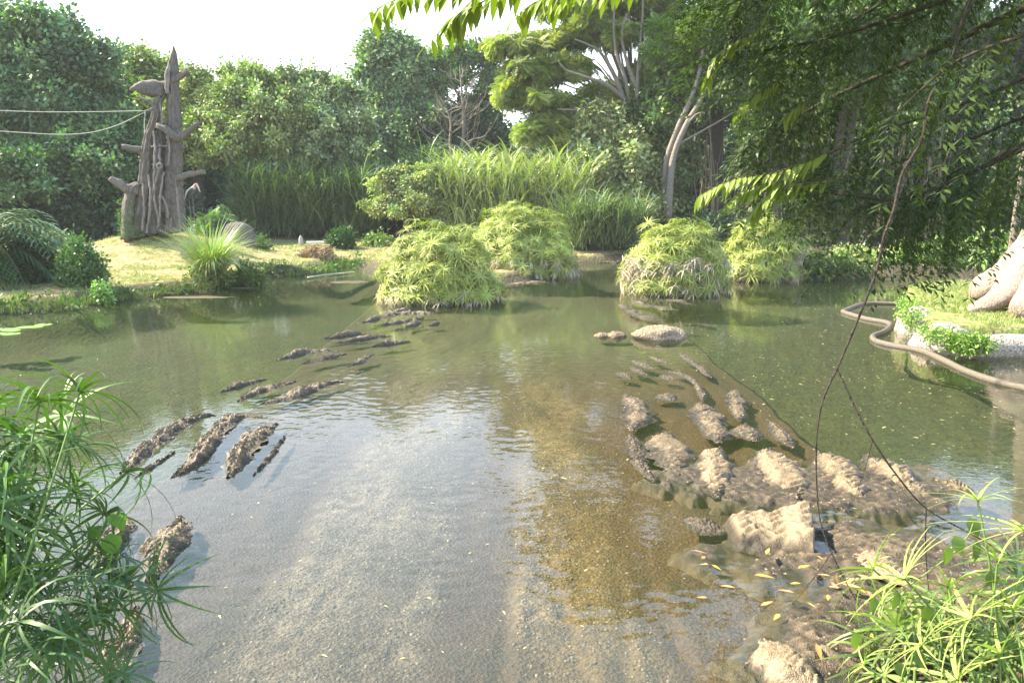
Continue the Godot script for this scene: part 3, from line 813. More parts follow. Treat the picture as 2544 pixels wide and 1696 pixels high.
func build_tower():
	rng.seed = 51
	var o := thing("climbing_tree", "tall grey fluted dead climbing tree with cut branches on the mound", "dead tree", Vector3(-10.53, 1.0, -25.0))
	var g := Color(0.2, 0.178, 0.155)
	var u := 0.0134      # metres per pixel of the photograph at that distance
	column(o, "trunk", [Vector3(-10.16, 1.15, -25), Vector3(-10.13, 1.99, -25), Vector3(-10.07, 2.7, -25), Vector3(-10, 3.51, -25), Vector3(-9.96, 4.21, -25), Vector3(-9.92, 4.88, -25), Vector3(-9.91, 5.34, -25), Vector3(-9.88, 5.8, -25), Vector3(-9.82, 6.16, -25), Vector3(-9.79, 6.53, -25)], [26*u, 22*u, 18*u, 17*u, 16*u, 16*u, 15*u, 14*u, 9*u, 1.0*u], g, 8, 0.4)
	column(o, "trunk", [Vector3(-11.19, 1.02, -24.9), Vector3(-11.08, 1.86, -24.9), Vector3(-10.91, 2.7, -24.9), Vector3(-10.78, 3.51, -24.9), Vector3(-10.69, 3.95, -24.9), Vector3(-10.47, 4.43, -24.9), Vector3(-10.32, 4.93, -24.9), Vector3(-10.13, 5.26, -24.9)], [24*u, 17*u, 14*u, 12*u, 11*u, 10*u, 10*u, 9*u], g, 7, 0.4)
	column(o, "trunk", [Vector3(-10.72, 1.08, -25.1), Vector3(-10.65, 1.99, -25.1), Vector3(-10.57, 2.7, -25.1), Vector3(-10.49, 3.39, -25.1), Vector3(-10.42, 3.89, -25.1), Vector3(-10.36, 4.39, -25.1)], [34*u, 26*u, 22*u, 17*u, 13*u, 8*u], g * 0.9, 9, 0.5)
	column(o, "outer_trunk", [Vector3(-11.41, 1.03, -24.7), Vector3(-11.39, 1.74, -24.7), Vector3(-11.3, 2.18, -24.7), Vector3(-11.16, 2.47, -24.7), Vector3(-11.05, 2.53, -24.8)], [17*u, 15*u, 14*u, 13*u, 10*u], g, 5, 0.3, 20)
	column(o, "branch", [Vector3(-11.06, 2.42, -24.8), Vector3(-11.32, 2.47, -24.6), Vector3(-11.54, 2.65, -24.5), Vector3(-11.7, 2.76, -24.4)], [13*u, 12*u, 10*u, 6*u], g * 1.15, 4, 0.25, 16)
	column(o, "branch", [Vector3(-10.85, 3.58, -24.9), Vector3(-11.12, 3.62, -24.8), Vector3(-11.4, 3.66, -24.7)], [9*u, 8*u, 7*u], g, 4, 0.2, 14)
	column(o, "branch", [Vector3(-10.48, 5.47, -25), Vector3(-10, 5.48, -24.9), Vector3(-9.67, 5.65, -24.9), Vector3(-9.37, 5.8, -24.8)], [5*u, 7*u, 8*u, 7*u], g * 1.1, 4, 0.2, 14)
	column(o, "branch", [Vector3(-10.34, 4.27, -24.8), Vector3(-10.02, 4.12, -24.7), Vector3(-9.74, 3.92, -24.7), Vector3(-9.39, 4.09, -24.6), Vector3(-9.14, 4.25, -24.5), Vector3(-8.93, 4.37, -24.5)], [9*u, 9*u, 10*u, 8*u, 6*u, 3*u], g * 0.95, 4, 0.25, 14)
	column(o, "branch", [Vector3(-9.94, 3.64, -25), Vector3(-9.69, 3.67, -24.9)], [6*u, 5*u], g, 4, 0.2, 12)
	column(o, "branch", [Vector3(-9.99, 2.75, -24.9), Vector3(-9.55, 2.88, -24.8), Vector3(-9.06, 2.95, -24.7)], [9*u, 8*u, 6*u], g * 1.15, 4, 0.2, 14)
	column(o, "branch", [Vector3(-10.91, 5.08, -24.8), Vector3(-10.54, 4.95, -24.8), Vector3(-10.43, 4.76, -24.8), Vector3(-10.63, 4.68, -24.7)], [2.5*u, 4*u, 4*u, 2*u], g * 1.2, 3, 0.2, 10)
	column(o, "splinter", [Vector3(-9.99, 5.17, -24.8), Vector3(-9.98, 5.53, -24.8), Vector3(-9.92, 5.83, -24.8), Vector3(-9.88, 6, -24.8)], [5*u, 7*u, 6*u, 2*u], g * 1.6, 4, 0.2, 12)
	# swollen burl
	column(o, "burl", [Vector3(-10.99, 5.25, -24.6), Vector3(-10.84, 5.34, -24.7), Vector3(-10.66, 5.4, -24.8), Vector3(-10.45, 5.41, -24.9), Vector3(-10.21, 5.37, -25), Vector3(-9.94, 5.3, -25)], [1.5*u, 8*u, 12*u, 13*u, 12*u, 9*u], g * 1.15, 5, 0.25, 18)
	column(o, "burl", [Vector3(-10.84, 5.25, -24.68), Vector3(-10.54, 5.24, -24.8), Vector3(-10.16, 5.2, -24.9)], [4*u, 11*u, 13*u], g * 0.8, 5, 0.25, 18)
	for r in [[Vector3(-10.25, 3.12, -24.55), Vector3(-10.47, 2.5, -24.5), Vector3(-10.47, 2, -24.5), Vector3(-10.41, 1.62, -24.5), Vector3(-10.47, 1.34, -24.5)], [Vector3(-10.19, 2.94, -24.6), Vector3(-10.29, 2.37, -24.5), Vector3(-10.35, 1.87, -24.5), Vector3(-10.43, 1.36, -24.5)], [Vector3(-10.25, 2.25, -24.5), Vector3(-10.14, 1.93, -24.5), Vector3(-10.14, 1.62, -24.5)], [Vector3(-10.33, 3.75, -24.8), Vector3(-10.29, 3.37, -24.6), Vector3(-10.27, 3.15, -24.6)], [Vector3(-10.02, 4, -24.7), Vector3(-10.04, 3.38, -24.7), Vector3(-10.11, 3.13, -24.7)], [Vector3(-10.04, 1.62, -24.5), Vector3(-10.09, 1.36, -24.5)], [Vector3(-10.61, 2.87, -24.5), Vector3(-10.55, 2.25, -24.4), Vector3(-10.65, 1.62, -24.4), Vector3(-10.76, 1.18, -24.4)], [Vector3(-9.81, 2.5, -24.5), Vector3(-9.76, 1.87, -24.4), Vector3(-9.75, 1.24, -24.4)], [Vector3(-10.44, 4.12, -24.7), Vector3(-10.41, 3.5, -24.6), Vector3(-10.47, 2.62, -24.5)], [Vector3(-10.8, 2.62, -24.5), Vector3(-10.78, 2, -24.45), Vector3(-10.87, 1.24, -24.4)], [Vector3(-10.22, 4.92, -24.75), Vector3(-10.17, 4.55, -24.75), Vector3(-10.22, 4.25, -24.75)]]:
		column(o, "hanging_root", r, [2.2*u, 3.0*u, 2.8*u, 2.6*u, 2.2*u], g * 1.5, 0, 0.2, 8)
	for r in [[Vector3(-10.55, 3.66, -24.7), Vector3(-9.99, 3.7, -24.7)], [Vector3(-10.33, 4.2, -24.7), Vector3(-10.16, 4.16, -24.7)], [Vector3(-10.54, 3.16, -24.65), Vector3(-10.27, 3.1, -24.6)]]:
		column(o, "rung", r, [2*u, 2*u], g * 1.3, 0, 0.1, 8)
	var ring := MB.new()
	var rp := []
	for k in 17: rp.append(Vector3(-10.24, 3.11, -24.45) - o.position + Vector3(cos(TAU * k / 16), sin(TAU * k / 16), 0) * 5 * u)
	ring.tube(rp, taper(17, 2.6*u, 2.6*u), 8, g * 1.5)
	part("knot_ring", ring.commit(), M.tower, o)
	# ropes
	for r in [[curve([Vector3(-19.52, 4.88, -24), Vector3(-16.44, 4.74, -24.3), Vector3(-13.52, 4.64, -24.6), Vector3(-10.63, 4.68, -24.7)], 0.3), "upper taut rope from the dead climbing tree to the left"], [curve([Vector3(-18.25, 5.2, -24), Vector3(-15.88, 4.27, -24.3), Vector3(-13.97, 4.04, -24.4), Vector3(-12.52, 4.02, -24.5), Vector3(-11.55, 4.23, -24.6), Vector3(-10.64, 4.65, -24.7)], 0.3), "lower sagging rope from the dead climbing tree to the left"], [curve([Vector3(-10.62, 4.67, -24.66), Vector3(-10.67, 4.36, -24.66), Vector3(-10.69, 4.04, -24.66)], 0.2), "short rope end hanging down from the dead climbing tree"]]:
		var b := MB.new()
		b.tube(r[0], taper(r[0].size(), 0.012, 0.012), 6, Color(0.36, 0.34, 0.29))
		tag(part("rope", b.commit(), M.plain, self), r[1], "rope")
	# ivy on the left foot
	var iv := thing("ivy", "ivy climbing the left foot of the dead climbing tree", "ivy", on(-11.2, -24.4))
	var xs := []; var cs := []
	for k in 75:
		var t := pow(rng.randf(), 1.4)
		var a := rr(-2.6, 0.0)
		var p: Vector3 = Vector3(-11.35, 1.1, -24.7).lerp(Vector3(-11.38, 2.18, -24.7), t) + Vector3(cos(a), 0, -sin(a)) * (0.25 + 0.07 * (1.0 - t)) + gauss3() * 0.05
		xs.append(Transform3D(facing(unit() + Vector3(0, 0, 1), unit()).scaled_local(Vector3.ONE * rr(0.14, 0.26)), p - iv.position))
		cs.append(Color(0.12, 0.2, 0.05) * rr(0.7, 1.3))
	many("leaves", S.broad0, M.leaf, xs, cs, iv)
	# stork
	var st := thing("stork", "dark backed stork with a bald head and pale bill beside the climbing tree", "stork", on(-9.84, -25.6))
	var s0 := st.position
	var b2 := MB.new()
	var sp := [Vector3(-10.03, 2.05, -25.6), Vector3(-9.95, 2.16, -25.6), Vector3(-9.85, 2.33, -25.6), Vector3(-9.76, 2.45, -25.6), Vector3(-9.72, 2.51, -25.6), Vector3(-9.69, 2.57, -25.6), Vector3(-9.65, 2.58, -25.6), Vector3(-9.61, 2.53, -25.6), Vector3(-9.52, 2.36, -25.55)]
	var cols := [Color(0.06, 0.065, 0.07), Color(0.05, 0.055, 0.06), Color(0.055, 0.06, 0.065), Color(0.07, 0.07, 0.07), Color(0.5, 0.45, 0.4), Color(0.45, 0.25, 0.2), Color(0.5, 0.33, 0.25), Color(0.6, 0.5, 0.38), Color(0.6, 0.52, 0.4)]
	var rad := [0.02, 0.085, 0.13, 0.09, 0.05, 0.04, 0.055, 0.035, 0.006]
	var first := 0
	for k in sp.size(): sp[k] -= s0
	b2.tube(sp, rad, 12, Color.WHITE)
	for k in sp.size():
		for i in 12: b2.c[first + k * 12 + i] = cols[k]
	part("body", b2.commit(), M.plain, st)
	for dx in [-0.05, 0.06]:
		b2 = MB.new()
		b2.tube([Vector3(dx, 0, 0), Vector3(dx * 0.9 + 0.02, 0.22, -0.02), sp[2] + Vector3(dx, -0.08, 0)], [0.008, 0.009, 0.02], 6, Color(0.12, 0.11, 0.1))
		b2.tube([Vector3(dx, 0.01, 0), Vector3(dx + 0.02, 0.005, 0.09)], [0.009, 0.005], 5, Color(0.12, 0.11, 0.1))
		part("leg", b2.commit(), M.plain, st)

# ---------------------------------------------------------------- lawn and its plants
func clumped(o: Node3D, called: String, meshes: String, m: Material, n: int, r: Vector3, size: float, col: Color, lift := 0.0) -> void:
	var xs := []; var cs := []
	for k in n:
		var d := unit()
		d.y = absf(d.y)
		var p := d * r * rr(0.55, 1.0)
		p += gauss3() * 0.08 * r
		p.y = maxf(p.y, 0.02) + lift
		xs.append(Transform3D(facing(unit() + d * 0.8, (Vector3.UP + d + gauss3() * 0.4)).scaled_local(Vector3.ONE * size * rr(0.7, 1.3)), p))
		cs.append(col * rr(0.65, 1.35))
	many(called, S[meshes + str(rng.randi() % 3)], m, xs, cs, o)

func stems(o: Node3D, n: int, r: Vector3, col: Color, rad := 0.012) -> void:
	var b := MB.new()
	for k in n:
		var d := unit()
		d.y = absf(d.y)
		b.tube([Vector3(d.x * r.x * 0.25, -0.1, d.z * r.z * 0.25), Vector3(d.x * r.x * 0.5, r.y * 0.5 * d.y, d.z * r.z * 0.5), d * r * 0.9], [rad, rad * 0.8, rad * 0.5], 5, col, 0.0, 0, null, false)
	part("stems", b.commit(), M.plain, o)

func build_lawn():
	rng.seed = 61
	var xs := []; var cs := []
	for k in 15000:
		var p := Vector2(rr(-16.0, -3.2), rr(-34.0, -16.5))
		var d := from_shore(p, pond)
		if d < 0.1: continue
		var n := lump.get_noise_2d(p.x * 14.0 + 50.0, p.y * 14.0)
		if rng.randf() > 0.55 + n * 1.5: continue
		xs.append(Transform3D(Basis(Vector3.UP, rr(0, TAU)).scaled(Vector3.ONE * rr(0.5, 1.0)), Vector3(p.x, land(p.x, p.y, d) - 0.01, p.y)))
		cs.append(Color(0.42, 0.35, 0.16).lerp(Color(0.27, 0.29, 0.09), rng.randf()) * rr(0.8, 1.2))
	tag(many("lawn_grass", S.tuft1, M.blade, xs, cs, self), "short dry yellow green grass on the left bank around the mound", "grass")
	# creeping plants and overhang along the left waterline
	xs = []; cs = []
	var ys := []; var cy := []
	for i in range(0, 12):
		var a := pond[i]; var b := pond[i + 1]
		var n := int(a.distance_to(b) * 26)
		for k in n:
			var p := a.lerp(b, rng.randf()) + Vector2(gauss() * 0.2, gauss() * 0.3 - 0.12)
			var d := from_shore(p, pond)
			if rng.randf() < 0.62:
				ys.append(Transform3D(Basis(Vector3.UP, rr(0, TAU)).scaled(Vector3(1.2, rr(1.4, 2.8), 1.2)), Vector3(p.x, maxf(0.02, land(p.x, p.y, d)), p.y)))
				cy.append(Color(0.16, 0.2, 0.05) * rr(0.5, 1.4))
			else:
				xs.append(Transform3D(facing(unit(), unit()).scaled_local(Vector3.ONE * rr(0.4, 0.75)), Vector3(p.x, maxf(0.05, land(p.x, p.y, d) + 0.05), p.y)))
				cs.append(Color(0.09, 0.14, 0.035) * rr(0.6, 1.5))
	for i in range(19, 24):
		var a := pond[i]; var b := pond[i + 1]
		for k in int(a.distance_to(b) * 40):
			var p := a.lerp(b, rng.randf()) + Vector2(gauss() * 0.3, -absf(gauss()) * 0.8 + 0.1)
			xs.append(Transform3D(facing(unit(), unit()).scaled_local(Vector3.ONE * rr(0.5, 0.9)), Vector3(p.x, 0.08 + absf(gauss()) * 0.5, p.y)))
			cs.append(Color(0.08, 0.12, 0.035) * rr(0.5, 1.6))
	tag(many("bank_creeper", S.broad2, M.leaf, xs, cs, self), "dark leafy creepers trailing along the waterline of both banks", "creeper")
	tag(many("bank_grass", S.tuft2, M.blade, ys, cy, self), "rank grass overhanging the left bank at the waterline", "grass")
	# fountain grass
	var o := thing("fountain_grass", "big arching tussock of fountain grass at the water's edge below the climbing tree", "grass tussock", on(-7.68, -20.9))
	var b := MB.new()
	for k in 820:
		var a := rr(0, TAU); var l := rr(0.0, 1.0)
		var dir := Vector3(cos(a) * (0.15 + 0.6 * l) + 0.1, 1.0, sin(a) * (0.15 + 0.8 * l))
		b.leaf(Transform3D(facing(dir, Vector3(-cos(a), 0, -sin(a))), Vector3(cos(a), 0, sin(a)) * 0.2 * l), rr(1.1, 2.1), rr(0.016, 0.026), rr(0.6, 1.9), 7, (Color(0.3, 0.37, 0.12) if rng.randf() < 0.85 else Color(0.42, 0.36, 0.2)) * rr(0.6, 1.2), 0.0, true)
	var fg := part("blades", b.commit(), M.blade, o)
	fg.set_meta("kind", "stuff")
	clumped(o, "skirt", "broad", M.leaf, 60, Vector3(0.55, 0.3, 0.4), 0.5, Color(0.15, 0.19, 0.06))
	for s in [
		["shrub", "rounded dark shrub right of the fountain grass on the bank", on(-6.97, -21.6), Vector3(0.42, 0.62, 0.4), "broad", M.leaf, 120, 0.5, Color(0.11, 0.15, 0.035)],
		["dark_shrub", "dark rounded shrub at the right end of the lawn", on(-6.23, -30.0), Vector3(0.48, 0.72, 0.45), "broad", M.leaf, 150, 0.6, Color(0.05, 0.1, 0.03)],
		["dry_tussock", "dry tan tussock at the right end of the left bank", on(-6.37, -27.0), Vector3(0.72, 0.42, 0.5), "dead", M.leaf_dry, 150, 1.0, Color(0.34, 0.25, 0.13)],
		["weedy_bush", "tall weedy bush on the near left bank in front of the mound", on(-9.74, -18.6), Vector3(0.5, 1.15, 0.4), "broad", M.leaf, 210, 0.5, Color(0.10, 0.16, 0.05)],
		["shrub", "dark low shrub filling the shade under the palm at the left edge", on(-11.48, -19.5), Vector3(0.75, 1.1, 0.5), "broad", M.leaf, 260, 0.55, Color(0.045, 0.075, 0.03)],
		["pale_bush", "small pale bush in the shade at far left behind the palm", on(-15.19, -27.5), Vector3(0.6, 0.7, 0.5), "broad", M.leaf, 110, 0.55, Color(0.17, 0.22, 0.12)],
		["feathery_shrub", "low feathery shrub behind the stork", on(-10.66, -30.0), Vector3(0.95, 1.25, 0.7), "feather", M.leaf_thin, 120, 0.9, Color(0.13, 0.22, 0.06)],
		["corner_shrub", "small light shrub at the right end of the lawn beneath the dark reeds", on(-5.05, -31.0), Vector3(0.7, 0.5, 0.5), "broad", M.leaf, 80, 0.6, Color(0.2, 0.28, 0.07)],
		["rock_plant", "green plant around the foot of the grey boulder", on(-8.74, -28.0), Vector3(0.5, 0.4, 0.4), "broad", M.leaf, 90, 0.6, Color(0.11, 0.17, 0.05)],
		["vine_shoot", "pale green vine shoot standing at the waterline of the left bank", on(-8.97, -17.9), Vector3(0.14, 0.5, 0.14), "broad", M.leaf, 34, 0.42, Color(0.26, 0.38, 0.1)],
	]:
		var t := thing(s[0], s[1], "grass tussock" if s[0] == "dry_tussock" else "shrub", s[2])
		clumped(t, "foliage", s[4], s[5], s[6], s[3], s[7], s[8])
		stems(t, 9, s[3], Color(0.12, 0.09, 0.05))
	# tall thin weeds over the bush
	tag(boulder("boulder", on(-8.9, -27.0) + Vector3(0, 0.2, 0), Vector3(0.55, 0.62, 0.5), Color(0.15, 0.14, 0.14), 2), "grey boulder on the lawn right of the climbing tree", "boulder")
	b = MB.new()
	b.tube([Vector3.ZERO, Vector3(0, 0.28, 0), Vector3(0, 0.38, 0)], [0.09, 0.08, 0.02], 10, Color(0.7, 0.68, 0.62), 0.1, 0, lump)
	var wp := part("marker_stone", b.commit(), M.rock, self)
	wp.position = on(-8.03, -31.5)
	tag(wp, "short white pointed marker stone standing on the back of the lawn", "marker stone")
	b = MB.new()
	b.tube([Vector3(-0.5, 0.06, 0), Vector3(0.1, 0.07, 0), Vector3(0.55, 0.06, 0)], [0.04, 0.04, 0.04], 8, Color(0.7, 0.67, 0.6))
	var pp := part("white_pipe", b.commit(), M.plain, self)
	pp.position = on(-7.44, -32.0)
	tag(pp, "white pipe lying on the back of the lawn beside the marker stone", "pipe")
	b = MB.new()
	var stick := curve([Vector3(-5.66, 0.05, -22.73), Vector3(-5.34, 0.05, -23.42), Vector3(-4.64, 0.05, -24.28)], 0.15)
	b.tube(stick, taper(stick.size(), 0.02, 0.01), 7, Color(0.5, 0.42, 0.32), 0.3, 0, lump)
	tag(part("fallen_stick", b.commit(), M.plain, self), "pale fallen stick lying at the waterline at the end of the left bank", "stick")
	# palm at the far left
	o = thing("palm", "dark drooping palm at the left edge of the picture on the bank", "palm", on(-12.05, -19.0))
	b = MB.new()
	b.tube([Vector3(0, -0.2, 0), Vector3(0, 0.9, 0), Vector3(0.02, 1.1, 0)], [0.16, 0.14, 0.12], 12, Color(0.12, 0.09, 0.06), 0.3, 0, lump)
	part("trunk", b.commit(), M.bark, o)
	for k in 44:
		b = MB.new()
		var a := TAU * k / 44 * 5.0 + rr(-0.2, 0.2)
		var lift := rr(-0.2, 2.2)
		var dir := Vector3(cos(a), lift, sin(a)).normalized()
		var p := Vector3(0, 1.05, 0)
		var spine := [p]
		for j in 16:
			p += (dir + Vector3(0, -0.11 * j, 0)).normalized() * 0.125
			spine.append(p)
			for sd in [-1.0, 1.0]:
				var side: Vector3 = dir.cross(Vector3.UP).normalized() * sd
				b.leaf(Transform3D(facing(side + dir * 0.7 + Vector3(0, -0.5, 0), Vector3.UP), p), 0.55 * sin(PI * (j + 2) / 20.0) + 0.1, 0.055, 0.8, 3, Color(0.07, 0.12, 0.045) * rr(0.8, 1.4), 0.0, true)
		b.tube(spine, taper(spine.size(), 0.02, 0.005), 5, Color(0.15, 0.18, 0.06))
		part("frond", b.commit(), M.blade, o)

# ---------------------------------------------------------------- sedge clumps in the water
func build_clumps():
	rng.seed = 71
	for s in [
		["big nearest clump of umbrella sedge left of the channel", Vector3(-1.63, 0, -17.67), 1.40, 1.74, 760, 0.5],
		["second clump of umbrella sedge close behind the big nearest one", Vector3(0.23, 0, -22.86), 1.75, 2.1, 860, 1.0],
		["umbrella sedge clump with a dry tan skirt right of the channel", Vector3(3.96, 0, -19.12), 1.3, 1.8, 660, 1.6],
		["smaller rounded umbrella sedge clump behind and right of the tan skirted one", Vector3(6.81, 0, -22), 1.22, 1.72, 600, 1.2],
	]:
		var o := thing("sedge_clump", s[0], "sedge clump", s[1] + Vector3(0, 0, -s[2] * 0.6), "umbrella sedge clumps standing in the pond")
		var r := Vector3(s[2], s[3], s[2] * 0.85)
		var b := MB.new()
		var xs := []; var cs := []; var dx := []; var dc := []
		for k in s[4]:
			var d := unit()
			d.y = absf(d.y)
			var deep := rr(0.72, 1.0)
			var p := d * r * deep * (1.0 + 0.26 * lump.get_noise_3dv(d * 26.0 + s[1]))
			p.y = maxf(p.y, 0.22)
			var up := (d * 0.9 + Vector3(0, 0.6, 0) + gauss3() * 0.5).normalized()
			xs.append(Transform3D(facing(up.cross(unit()), up).scaled_local(Vector3.ONE * rr(0.65, 1.2)), p))
			cs.append(Color(0.29, 0.34, 0.07).lerp(Color(0.36, 0.37, 0.1), rng.randf()) * rr(0.75, 1.25))
			if k % 3 == 0:
				b.tube([Vector3(d.x * r.x * 0.25, -0.1, d.z * r.z * 0.25), Vector3(d.x * r.x * 0.55, p.y * 0.55 + 0.1, d.z * r.z * 0.55), p], [0.008, 0.007, 0.005], 4, Color(0.16, 0.2, 0.06), 0.0, 0, null, false)
		for k in int(230 * s[5]):
			var a := rr(0, TAU)
			var p := Vector3(cos(a) * r.x, 0, sin(a) * r.z) * rr(0.72, 1.0)
			p.y = pow(rng.randf(), 1.5) * 0.55 * s[5] + 0.06
			dx.append(Transform3D(facing(Vector3(cos(a), -0.3, sin(a))).scaled_local(Vector3.ONE * rr(0.7, 1.2)), p))
			dc.append(Color(0.42, 0.33, 0.2).lerp(Color(0.5, 0.42, 0.34), rng.randf()) * rr(0.7, 1.2))
		var which := rng.randi() % 3
		var third: int = xs.size() / 3
		for k in 3:
			many("green_bracts", S[["umbel0", "umbel1", "droop2"][k]], M.blade, xs.slice(k * third, (k + 1) * third), cs.slice(k * third, (k + 1) * third), o)
		many("dry_skirt", S["dead%d" % which], M.leaf_dry, dx, dc, o)
		var stm := part("stems", b.commit(), M.plain, o)
		stm.set_meta("kind", "stuff")
		b = MB.new()
		b.tube([Vector3(0, -0.4, 0), Vector3(0, 0.0, 0), Vector3(0, 0.12, 0)], [s[2] * 0.95, s[2] * 0.8, s[2] * 0.4], 22, Color(0.09, 0.07, 0.04), 0.3, 0, lump)
		part("root_mound", b.commit(), M.mud, o)

# ---------------------------------------------------------------- forest
func crown(o: Node3D, called: String, lobes: Array, meshes: String, m: Material, n: int, size: float, col: Color, sub := 42, flat := 1.0) -> void:
	var total := 0.0
	for l in lobes: total += pow(l[1].x * l[1].y * l[1].z, 0.667)
	var xs := []; var cs := []
	for l in lobes:
		var c: Vector3 = l[0] - o.position
		var r: Vector3 = l[1]
		var centers := []
		for k in sub:
			var d := unit()
			if d.y < -0.55: d.y = -d.y
			var out := (d * Vector3(0.9, 0.6 * flat, 0.9) + Vector3(0, 0.35 * flat, 0) + gauss3() * 0.35 * Vector3(1, flat, 1)).normalized()
			centers.append([c + d * r * rr(0.3, 0.85), rr(0.55, 1.45), d, out * rr(0.3, 0.75) * (r.x + r.z) * 0.5 * Vector3(1, minf(1.0, r.y / r.x * 1.3), 1)])
		var count := int(0.95 * n * pow(r.x * r.y * r.z, 0.667) / total)
		for k in count:
			var q: Array = centers[rng.randi() % sub]
			var t := rng.randf()
			var p: Vector3 = q[0] + q[3] * t + gauss3() * r * lerpf(0.2, 0.05, t) * Vector3(1, 0.8 * flat, 1)
			var up: Vector3 = (Vector3.UP * (0.45 / flat) + q[2] * 0.6 + gauss3() * 0.9).normalized()
			xs.append(Transform3D(facing(up.cross(unit()), up).scaled_local(Vector3.ONE * size * rr(0.7, 1.3)), p))
			var yel := rr(0.85, 1.2)
			cs.append(Color(col.r * 2.15 * yel, col.g * 1.8, col.b * 1.7 / yel) * q[1] * rr(0.6, 1.4))
	many(called, S[meshes + str(rng.randi() % 3)], m, xs, cs, o)

func tree(called: String, label: String, base: Vector3, fork: Vector3, lobes: Array, meshes: String, n: int, size: float, col: Color, rad: float, bark: Color, group := "trees behind the pond", sub := 42, flat := 1.0) -> Node3D:
	var o := thing(called, label, "tree", base, group)
	var f := fork - base
	var b := MB.new()
	var tr := curve([Vector3(0, -0.3, 0), f * 0.35 + gauss3() * 0.12, f * 0.7 + gauss3() * 0.12, f], 0.5)
	b.tube(tr, taper(tr.size(), rad * 1.25, rad * 0.8), 12, bark, 0.25, 0, lump)
	part("trunk", b.commit(), M.bark, o)
	for l in lobes:
		b = MB.new()
		var e: Vector3 = l[0] - base
		var lp := curve([f * rr(0.75, 1.0), f.lerp(e, 0.5) + gauss3() * 0.3, e + Vector3(0, l[1].y * 0.3, 0)], 0.5)
		b.tube(lp, taper(lp.size(), rad * 0.5, rad * 0.12), 7, bark, 0.2, 0, lump)
		part("limb", b.commit(), M.bark, o)
	crown(o, "crown", lobes, meshes, M.leaf if meshes == "broad" else M.leaf_thin, n, size, col, sub, flat)
	return o

func stand(called: String, label: String, category: String, area: Array, n: int, size: float, tall: float, col: Color, meshes := "cane", m: Material = null) -> void:
	# a mass of canes or undergrowth: area = [x0, x1, z0, z1]
	var xs := []; var cs := []
	for k in n:
		var x := rr(area[0], area[1]); var z := rr(area[2], area[3])
		var edge: float = lump.get_noise_2d(x * 12.0, 7.0) * 0.35 + 0.85
		var y := ground_at(x, z) + rr(0.0, tall * edge) - 0.1
		xs.append(Transform3D(Basis(Vector3.UP, rr(0, TAU)).rotated(Vector3(1, 0, 0), rr(-0.25, 0.25)).scaled_local(Vector3.ONE * size * rr(0.7, 1.25)), Vector3(x, y, z)))
		cs.append(col * rr(0.6, 1.35) * (0.85 + 0.5 * lump.get_noise_2d(x * 20.0, z * 20.0 + y * 20.0)))
	tag(many(called, S[meshes + str(rng.randi() % 3)], m if m else M.blade, xs, cs, self), label, category)

